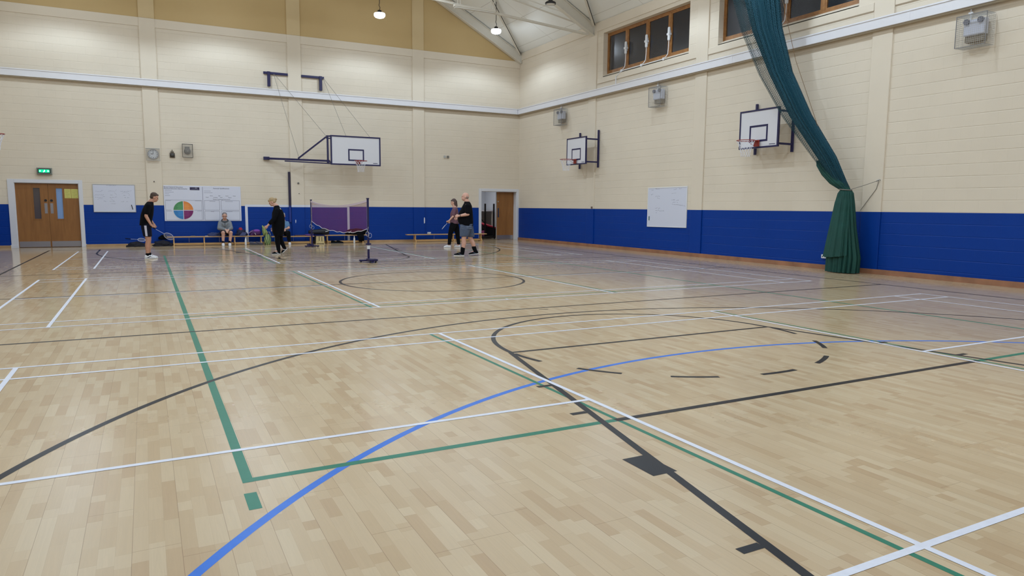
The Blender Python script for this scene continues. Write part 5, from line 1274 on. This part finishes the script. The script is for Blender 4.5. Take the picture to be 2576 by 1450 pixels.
P.cloth('hair', bm, mat('blonde_hair', rgb(172, 146, 108), .75, bump=.6, bscale=50), .008, 2)

# --- seated man facing the camera (local -y faces the viewer)
def seated(F, label, skin, u=0.0, kneex=(-.13, .13), foot=(-.13, .11), seat=.325, hs=1.0, torso_m=None, sleeve=True, bare=True, leg_m=None):
    P = Person('man', label, (*F, 0), rotz_for(F), skin); P.u = u
    hipz = seat + .10
    P.head((u, -.06, 1.035), (.08, -.98, -.05), (0, 0, 1), hs, 1.0, neck=(u, .02, .885))
    oval(P.b, [((u, .10, hipz - .05), (.165, 0, 0), (0, .12, 0)), ((u, .09, hipz + .1), (.155, 0, 0), (0, .115, 0)), ((u, .06, hipz + .25), (.165, 0, 0), (0, .11, 0)), ((u, .04, .80), (.165, 0, 0), (0, .085, 0)), ((u, .02, .875), (.08, 0, 0), (0, .06, 0))])
    P.kn = []
    for q, kx, fx in zip((-1, 1), kneex, foot):
        hp = Vector((u + q * .09, .05, hipz)); kn = Vector((kx, -.36, seat + .135)); an = Vector((fx, -.36, .095)); P.kn.append((hp, kn, an))
        P.limb([hp, kn], [.085, .062]); P.limb([kn, kn.lerp(an, .35) + Vector((0, .02, 0)), an], [.060, .056, .038]); P.limb([an, an + Vector((.0, -.10, -.05))], [.038, .028])
    return P
F = (-11.95, -.45); P = seated(F, 'grey-haired man in a grey hooded jacket and shorts sitting on the bench', M_skin, -.06, (-.125, .125), (-.14, .075), .325)
arms = [((-.215, .03, .79), (-.255, -.03, .60), (-.04, -.30, .565)), ((.095, .03, .79), (.14, -.03, .60), (.05, -.30, .565))]
for (a, b, c_), q in zip(arms, (-1, 1)):
    a, b, c_ = map(Vector, (a, b, c_)); P.limb([a, b, c_], [.05, .042, .028]); P.hand(c_, (-q * .35, -.8, -.45), (0, .2, -.9), q, .35)
P.body(); P.eyes()
bm = new(); u = -.06
oval(bm, [((u, .09, .40), (.175, 0, 0), (0, .15, 0)), ((u, .08, .55), (.175, 0, 0), (0, .155, 0)), ((u, .06, .68), (.175, 0, 0), (0, .15, 0)), ((u, .04, .79), (.17, 0, 0), (0, .12, 0)), ((u, .02, .87), (.10, 0, 0), (0, .085, 0))])
for a, b, c_ in arms:
    a, b, c_ = map(Vector, (a, b, c_)); cap(bm, a, b, .072, .066); cap(bm, b, b.lerp(c_, .9), .064, .050)
M_gj = mat('grey_jacket', rgb(132, 136, 142), .85, bump=.5, bscale=40, var=.10, vscale=14)
j = P.cloth('jacket', bm, M_gj, .010, 4)
bm = new(); tube(bm, [(u + .098 * cos(a), .02 + .085 * sin(a), .868 + .045 * sin(a)) for a in [2 * pi * i / 24 for i in range(24)] ], .030, 8, closed=True); P.part('hood', bm, mat('dark_hood', rgb(66, 70, 76), .85), True, j)
bm = new(); tube(bm, [(u, -.10, .80), (u, -.105, .68), (u, -.085, .55), (u, -.08, .43)], .006, 5); P.part('zip', bm, M_black, False, j)
bm = new()
for (a, b) in (((-.155, -.09, .76), (-.075, -.115, .66)), ((.035, -.09, .76), (-.045, -.115, .66))): tube(bm, [a, b], .011, 5)
P.part('dark_seam', bm, M_greycord, False, j)
bm = new()
for hp, kn, an in P.kn: cap(bm, hp + Vector((0, .02, 0)), hp.lerp(kn, .55), .10, .085)
P.cloth('shorts', bm, M_nv)
for hp, kn, an in P.kn:
    bm = new(); cap(bm, an - Vector((0, 0, .02)), an + Vector((0, 0, .05)), .043, .044); P.part('sock', bm, M_bk, True)
    P.shoe((an.x, an.y + .07, 0), (an.x + (.0), an.y - .20, 0), M_sole, stripe=M_greycord, w=.05)
bm = P.hair(None, thick=.006); P.cloth('hair', bm, mat('short_grey_hair', rgb(128, 122, 124), .8), .007, 2)
bm = new(); c, f, uu, r = P.hc, P.hf, P.hu, P.hr
for q in (-1, 1): tube(bm, [c - uu * .008 + f * .098 + r * (q * .032) + (r * cos(a) * .022 + uu * sin(a) * .014) for a in [2 * pi * i / 16 for i in range(16)]], .0022, 5, closed=True)
P.part('glasses', bm, M_black)
for (x, y, z0) in ():
    pass

F = (-9.98, -.45); P = seated(F, 'seated person in a light blue top, half hidden behind the woman in black', M_skin, -.045, (-.16, .12), (-.16, .15), .30, .97)
arms = [((-.205, .03, .78), (-.255, -.04, .60), (-.075, -.22, .555)), ((.105, .03, .78), (.15, -.04, .60), (.0, -.22, .555))]
for (a, b, c_), q in zip(arms, (-1, 1)):
    a, b, c_ = map(Vector, (a, b, c_)); P.limb([a, b, c_], [.048, .041, .028]); P.hand(c_, (-q * .8, -.5, -.2), (0, .5, -.7), q, .7)
P.body(); P.eyes()
bm = new(); u = -.045
oval(bm, [((u, .09, .38), (.185, 0, 0), (0, .145, 0)), ((u, .07, .58), (.185, 0, 0), (0, .15, 0)), ((u, .05, .72), (.175, 0, 0), (0, .13, 0)), ((u, .04, .80), (.165, 0, 0), (0, .10, 0)), ((u, .02, .865), (.09, 0, 0), (0, .075, 0))])
for a, b, c_ in arms: a, b = Vector(a), Vector(b); cap(bm, a, a.lerp(b, .55), .068, .062)
P.cloth('tshirt', bm, mat('light_blue_shirt', rgb(94, 132, 172), .85, bump=.3, bscale=50))
bm = new()
for hp, kn, an in P.kn: P.limb([hp + Vector((0, .02, 0)), kn, kn.lerp(an, .5), an + Vector((0, 0, .04))], [.105, .082, .07, .06], bm)
P.cloth('trousers', bm, M_bk)
for hp, kn, an in P.kn: P.shoe((an.x, an.y + .07, 0), (an.x + .02, an.y - .18, 0), M_sole, w=.046)
bm = P.hair(None, thick=.008); P.cloth('hair', bm, mat('white_hair', rgb(186, 188, 194), .8), .007, 2)

# ------------------------------------------------------------------ bags, clothes and bottles by the benches
def heap(name, label, cat, c, sz, m, seed=0, amp=.28, n=40, group=None, flat=0):
    """crumpled cloth: a squashed form with folds, resting flat on its support"""
    bm = new(); bmesh.ops.create_icosphere(bm, subdivisions=5, radius=1)
    for v in bm.verts:
        p = v.co.copy(); k_ = noise.noise(p * 1.6 + Vector((seed * 3.1, 0, 0))) * amp * 1.3 + abs(noise.noise(p * 4.2 + Vector((0, seed * 2.7, 0)))) * amp * .9
        q = p * (1 + k_ - .1)
        z = q.z if q.z > -.25 else -.25
        v.co = Vector((c[0] + q.x * sz[0], c[1] + q.y * sz[1], c[2] + (z + .25) * sz[2]))
    for f in bm.faces: f.smooth = True
    o = obj(name, bm, m, None); tag(o, label, cat, group); return o
B1, B2, B3 = .325, .30, .32
M_gb = mat('grey_blue_cloth', rgb(52, 62, 104), .85, bump=.4, bscale=30)
M_dn = mat('dark_navy_cloth', rgb(26, 28, 58), .85, bump=.4, bscale=30); M_dk = mat('dark_grey_cloth', rgb(22, 22, 34), .85, bump=.5, bscale=25, var=.35, vscale=9)
heap('folded_jacket', 'slate blue jacket lying flat on the long bench left of the seated man', 'jacket', (-12.34, -.33, B1), (.27, .11, .10), M_gb, 2)
heap('clothes_pile', 'navy clothes heaped on the long bench right of the seated man', 'clothes', (-11.46, -.33, B1), (.21, .12, .19), M_dn, 3)
heap('red_hat', 'red cap on top of the navy clothes on the long bench', 'hat', (-11.48, -.30, B1 + .19), (.075, .07, .09), mat('red_cloth', rgb(168, 42, 58), .8), 4, .15)
bm = new(); rings(bm, [[(-11.55 + a, -.465, B1 + .005 + b), (-11.38 + a, -.465, B1 + .005 + b * .8), (-11.30 + a, -.44, B1 + .11 + b), (-11.44 + a, -.44, B1 + .13 + b)] for a, b in ((0, 0), (.012, .006))]); 
tag(obj('checked_cloth', finish(bm), mat('checked_navy', rgb(64, 72, 112), .8, var=.3, vscale=60), None), 'checked cloth hanging over the front of the navy clothes pile', 'cloth')
t = thing('backpack', 'purple backpack on the long bench by the striped bag', 'backpack', (-10.98, -.31, B1))
bm = new(); ell(bm, (-10.98, -.29, B1 + .10), (.21, 0, 0), (0, .11, 0), (0, 0, .12)); oval(bm, [((-11.12, -.29, B1 + .0), (.05, 0, 0), (0, .1, 0)), ((-11.12, -.29, B1 + .05), (.05, 0, 0), (0, .1, 0))]); 
o = fuse('bag_body', bm, mat('purple_nylon', rgb(70, 30, 92), .6, bump=.4, bscale=30, var=.2, vscale=8), t, .012, 3)
for v in o.data.vertices:
    if v.co.z < B1: v.co.z = B1
bm = new(); ell(bm, (-10.94, -.34, B1 + .17), (.12, 0, 0), (0, .08, 0), (0, 0, .06)); obj('front_pocket', finish(bm), mat('violet_nylon', rgb(128, 66, 160), .6), t, smooth=True)
bm = new(); tube(bm, [(-11.02, -.415, B1 + .10), (-10.98, -.42, B1 + .03)], .008, 5); obj('strap', bm, M_white, t)
bm = new(); tube(bm, [(-11.25, -.36, B1 + .06), (-11.17, -.38, B1 + .13), (-11.08, -.38, B1 + .18)], .012, 6); obj('shoulder_strap', bm, mat('lilac_strap', rgb(150, 130, 180), .7), t)
# shopping bags at the end of the long bench
def sack(label, c, r, h, m, seed, name='shopping_bag'):
    bm = new(); n = 48; st = []
    for j in range(14):
        q = j / 13; rr = (.82 + .25 * sin(pi * q) - .25 * q * q)
        st.append([Vector((c[0] + r[0] * rr * cos(t_) * (1 + .09 * noise.noise(Vector((cos(t_) * 2, sin(t_) * 2, q * 3 + seed)))+ .05 * sin(9 * t_ + seed) * q), c[1] + r[1] * rr * sin(t_) * (1 + .10 * noise.noise(Vector((cos(t_) * 2, sin(t_) * 2, q * 3 - seed)))), c[2] + h * q + .02 * q * sin(5 * t_ + seed))) for t_ in [2 * pi * i / n for i in range(n)]])
    rings(bm, st); t = thing(name, label, 'bag', c); obj('bag_body', finish(bm), m, t, smooth=True); return t
def patt(name, c1, c2, sc):
    m = mat(name, c1, .6); nt = m.node_tree; v = nt.nodes.new('ShaderNodeTexWave'); v.inputs['Scale'].default_value = sc; v.inputs['Distortion'].default_value = 5; v.inputs['Detail'].default_value = 1
    tc = nt.nodes.new('ShaderNodeTexCoord'); nt.links.new(tc.outputs['Object'], v.inputs['Vector']); r = nt.nodes.new('ShaderNodeValToRGB'); r.color_ramp.interpolation = 'CONSTANT'; r.color_ramp.elements[0].color = (*c1, 1); r.color_ramp.elements[1].color = (*c2, 1); r.color_ramp.elements[1].position = .5
    nt.links.new(v.outputs['Fac'], r.inputs[0]); nt.links.new(r.outputs[0], nt.nodes['Principled BSDF'].inputs['Base Color']); return m
t = sack('patterned green shopping bag standing on the floor at the end of the long bench', (-10.60, -.55, 0), (.12, .10), .36, patt('green_pattern', rgb(70, 100, 66), rgb(150, 160, 100), 5), 1)
bm = new(); tube(bm, [(-10.63, -.5, .34), (-10.60, -.5, .46), (-10.52, -.5, .46), (-10.49, -.5, .34)], .008, 6); obj('handle', bm, M_ply, t)
t = sack('blue shopping bag beside the green one, partly behind the woman in black', (-10.26, -.72, 0), (.12, .08), .42, patt('blue_pattern', rgb(20, 60, 104), rgb(60, 120, 150), 6), 5)
# striped holdall held up by the woman
t = thing('striped_bag', 'lime and black striped bag leaning at the end of the long bench', 'bag', (-10.68, -.34, B1))
bm = new(); oval(bm, [((-10.62, -.37, B1 + .0), (.10, 0, .02), (0, .05, 0)), ((-10.66, -.37, B1 + .12), (.095, 0, .0), (0, .055, 0)), ((-10.70, -.37, B1 + .26), (.055, 0, .02), (0, .04, 0)), ((-10.735, -.37, B1 + .37), (.015, 0, .0), (0, .02, 0))]); obj('bag_body', finish(bm), patt('lime_black', rgb(18, 20, 18), rgb(186, 204, 118), 9), t, smooth=True)
bm = new(); tube(bm, [(-10.74, -.37, B1 + .35), (-10.80, -.37, B1 + .25), (-10.76, -.37, B1 + .12)], .007, 6); obj('strap', bm, M_black, t)
def bottle(x, y, z, lab, h=.25, r=.033, m=M_white, capm=M_white):
    t = thing('water_bottle', lab, 'bottle', (x, y, z))
    bm = new(); lathe(bm, (x, y, z), [(r * .9, 0), (r, .01), (r, h * .62), (r * .5, h * .82), (r * .42, h * .85)], 20); obj('bottle_body', finish(bm), m, t, smooth=True)
    bm = new(); lathe(bm, (x, y, z), [(r * .5, h * .85), (r * .5, h * .97), (r * .3, h)], 16); obj('cap', finish(bm), capm, t)
bottle(-11.36, -.60, 0, 'white water bottle on the floor in front of the long bench', .28, .033)
bottle(-7.42, -.52, 0, 'white water bottle on the floor under the bench behind the net', .28, .033)
def pair(name, label, x, y, m, n=2, rz=0.3, z=0.0):
    for i in range(n):
        t = thing(name, label if n == 1 else label + (', left shoe' if i == 0 else ', right shoe'), 'shoe', (x + i * .21, y, z), 0, label)
        a = Vector((x + i * .21 - .08, y + .03, z)); d = Vector((cos(-rz * (1 + i)), sin(-rz * (1 + i)), 0)); s = Vector((-d.y, d.x, 0))
        bm = new(); oval(bm, [(a + d * .27 * q + Vector((0, 0, .02 + hh / 2)), s * .045 * ww, Vector((0, 0, hh / 2))) for q, ww, hh in ((0, .7, .07), (.06, .85, .10), (.3, .9, .10), (.55, 1, .075), (.8, 1, .055), (.97, .55, .04))], 16); obj('upper', finish(bm), m, t, smooth=True)
        bm = new(); oval(bm, [(a + d * .27 * q + Vector((0, 0, .012)), s * .047 * ww, Vector((0, 0, .012))) for q, ww in ((-.02, .6), (.05, .95), (.5, 1.05), (.8, 1.08), (1.0, .5))], 16); obj('sole', finish(bm), mat('sole_grey', rgb(90, 88, 92), .7), t)
pair('trainer', 'grey trainers under the right end of the long bench', -11.13, -.50, mat('grey_mesh', rgb(84, 80, 92), .8))
pair('trainer', 'black shoes on the floor under the bench behind the net', -8.22, -.50, M_bk)
# racket bag and coat on the bench behind the net
t = thing('racket_bag', 'black racket bag with a white logo on the benches behind the net post', 'bag', (-8.85, -.33, .34))
bm = new(); oval(bm, [((-9.10, -.33, .44), (0, .03, 0), (0, 0, .05)), ((-9.02, -.33, .43), (0, .09, 0), (0, 0, .085)), ((-8.75, -.33, .44), (0, .11, 0), (0, 0, .10)), ((-8.52, -.33, .455), (0, .12, 0), (0, 0, .12)), ((-8.38, -.33, .45), (0, .11, 0), (0, 0, .115)), ((-8.34, -.33, .44), (0, .07, 0), (0, 0, .08))]); obj('bag_body', finish(bm), mat('black_nylon', rgb(22, 22, 32), .5, bump=.3, bscale=30), t, smooth=True)
bm = new(); rings(bm, [[(-8.50, -.452, .455), (-8.46, -.452, .475), (-8.41, -.452, .465), (-8.40, -.452, .485), (-8.39, -.452, .45), (-8.42, -.452, .455), (-8.46, -.452, .45), (-8.49, -.452, .44)], [(-8.50, -.44, .455), (-8.46, -.44, .475), (-8.41, -.44, .465), (-8.40, -.44, .485), (-8.39, -.44, .45), (-8.42, -.44, .455), (-8.46, -.44, .45), (-8.49, -.44, .44)]]); obj('logo', finish(bm), M_white, t)
heap('purple_scarf', 'purple striped scarf on the short bench end', 'scarf', (-9.12, -.46, B2), (.15, .09, .06), patt('purple_stripe', rgb(46, 32, 96), rgb(120, 70, 150), 8), 8)
t = heap('black_coat', 'black coat draped over the right end of the bench behind the net', 'coat', (-7.28, -.27, B3), (.40, .14, .20), M_bk, 9, .2)
bm = new(); oval(bm, [((-7.10, -.38, .05), (.10, 0, 0), (0, .02, 0)), ((-7.12, -.39, .2), (.12, 0, 0), (0, .022, 0)), ((-7.14, -.38, .335), (.14, 0, 0), (0, .022, 0))]); obj('hanging_sleeve', finish(bm), M_bk, t, smooth=True)
bm = new(); tube(bm, [(-7.60, -.40, .40), (-7.55, -.41, .43)], .018, 6); tube(bm, [(-7.54, -.40, .44), (-7.50, -.41, .47)], .012, 6); obj('white_emblem', bm, M_white, t)
t = thing('brown_case', 'low brown case on the short bench', 'case', (-9.35, -.42, B2)); 
bm = new(); box(bm, -9.62, -9.22, -.50, -.36, B2, B2 + .035); obj('case_body', bm, mat('brown_case_leather', rgb(84, 52, 58), .6), t, bevel=.008)
# kit on the floor by the left end
heap('sports_bag', 'dark sports bag lying against the blue wall left of the man with the racket', 'bag', (-14.76, -.38, 0), (.34, .13, .13), M_dk, 12, .2)
heap('dark_clothes', 'crumpled dark grey clothes on the floor right of the sports bag', 'clothes', (-14.02, -.33, 0), (.28, .12, .15), M_dk, 14, .32)
racket('white racket lying on the dark sports bag by the wall', (-.18, 0, 0), (.93, 0, -.10), (.2, -.6, .8), (-14.85, -.42, .27), 0, mat('racket_white2', rgb(206, 206, 222), .4), .9)
heap('black_glove', 'small black bag hung at the wall just left of the long bench', 'bag', (-13.98, -.16, .22), (.14, .07, .13), M_bk, 15, .2)
bm = new(); tube(bm, [(-13.98, -.02, .34), (-13.98, -.02, .55)], .006, 5)
bm.free()
bm = new(); box(bm, -12.66, -12.50, -.40, -.30, B1, B1 + .012); tag(obj('folded_paper', bm, M_white), 'white folded paper on the long bench left of the slate blue jacket', 'paper')
bm = new(); box(bm, -13.12, -12.98, -.38, -.30, B1, B1 + .02); tag(obj('phone', bm, M_greycord, None, bevel=.004), 'small grey phone on the long bench, further left than the paper', 'phone')
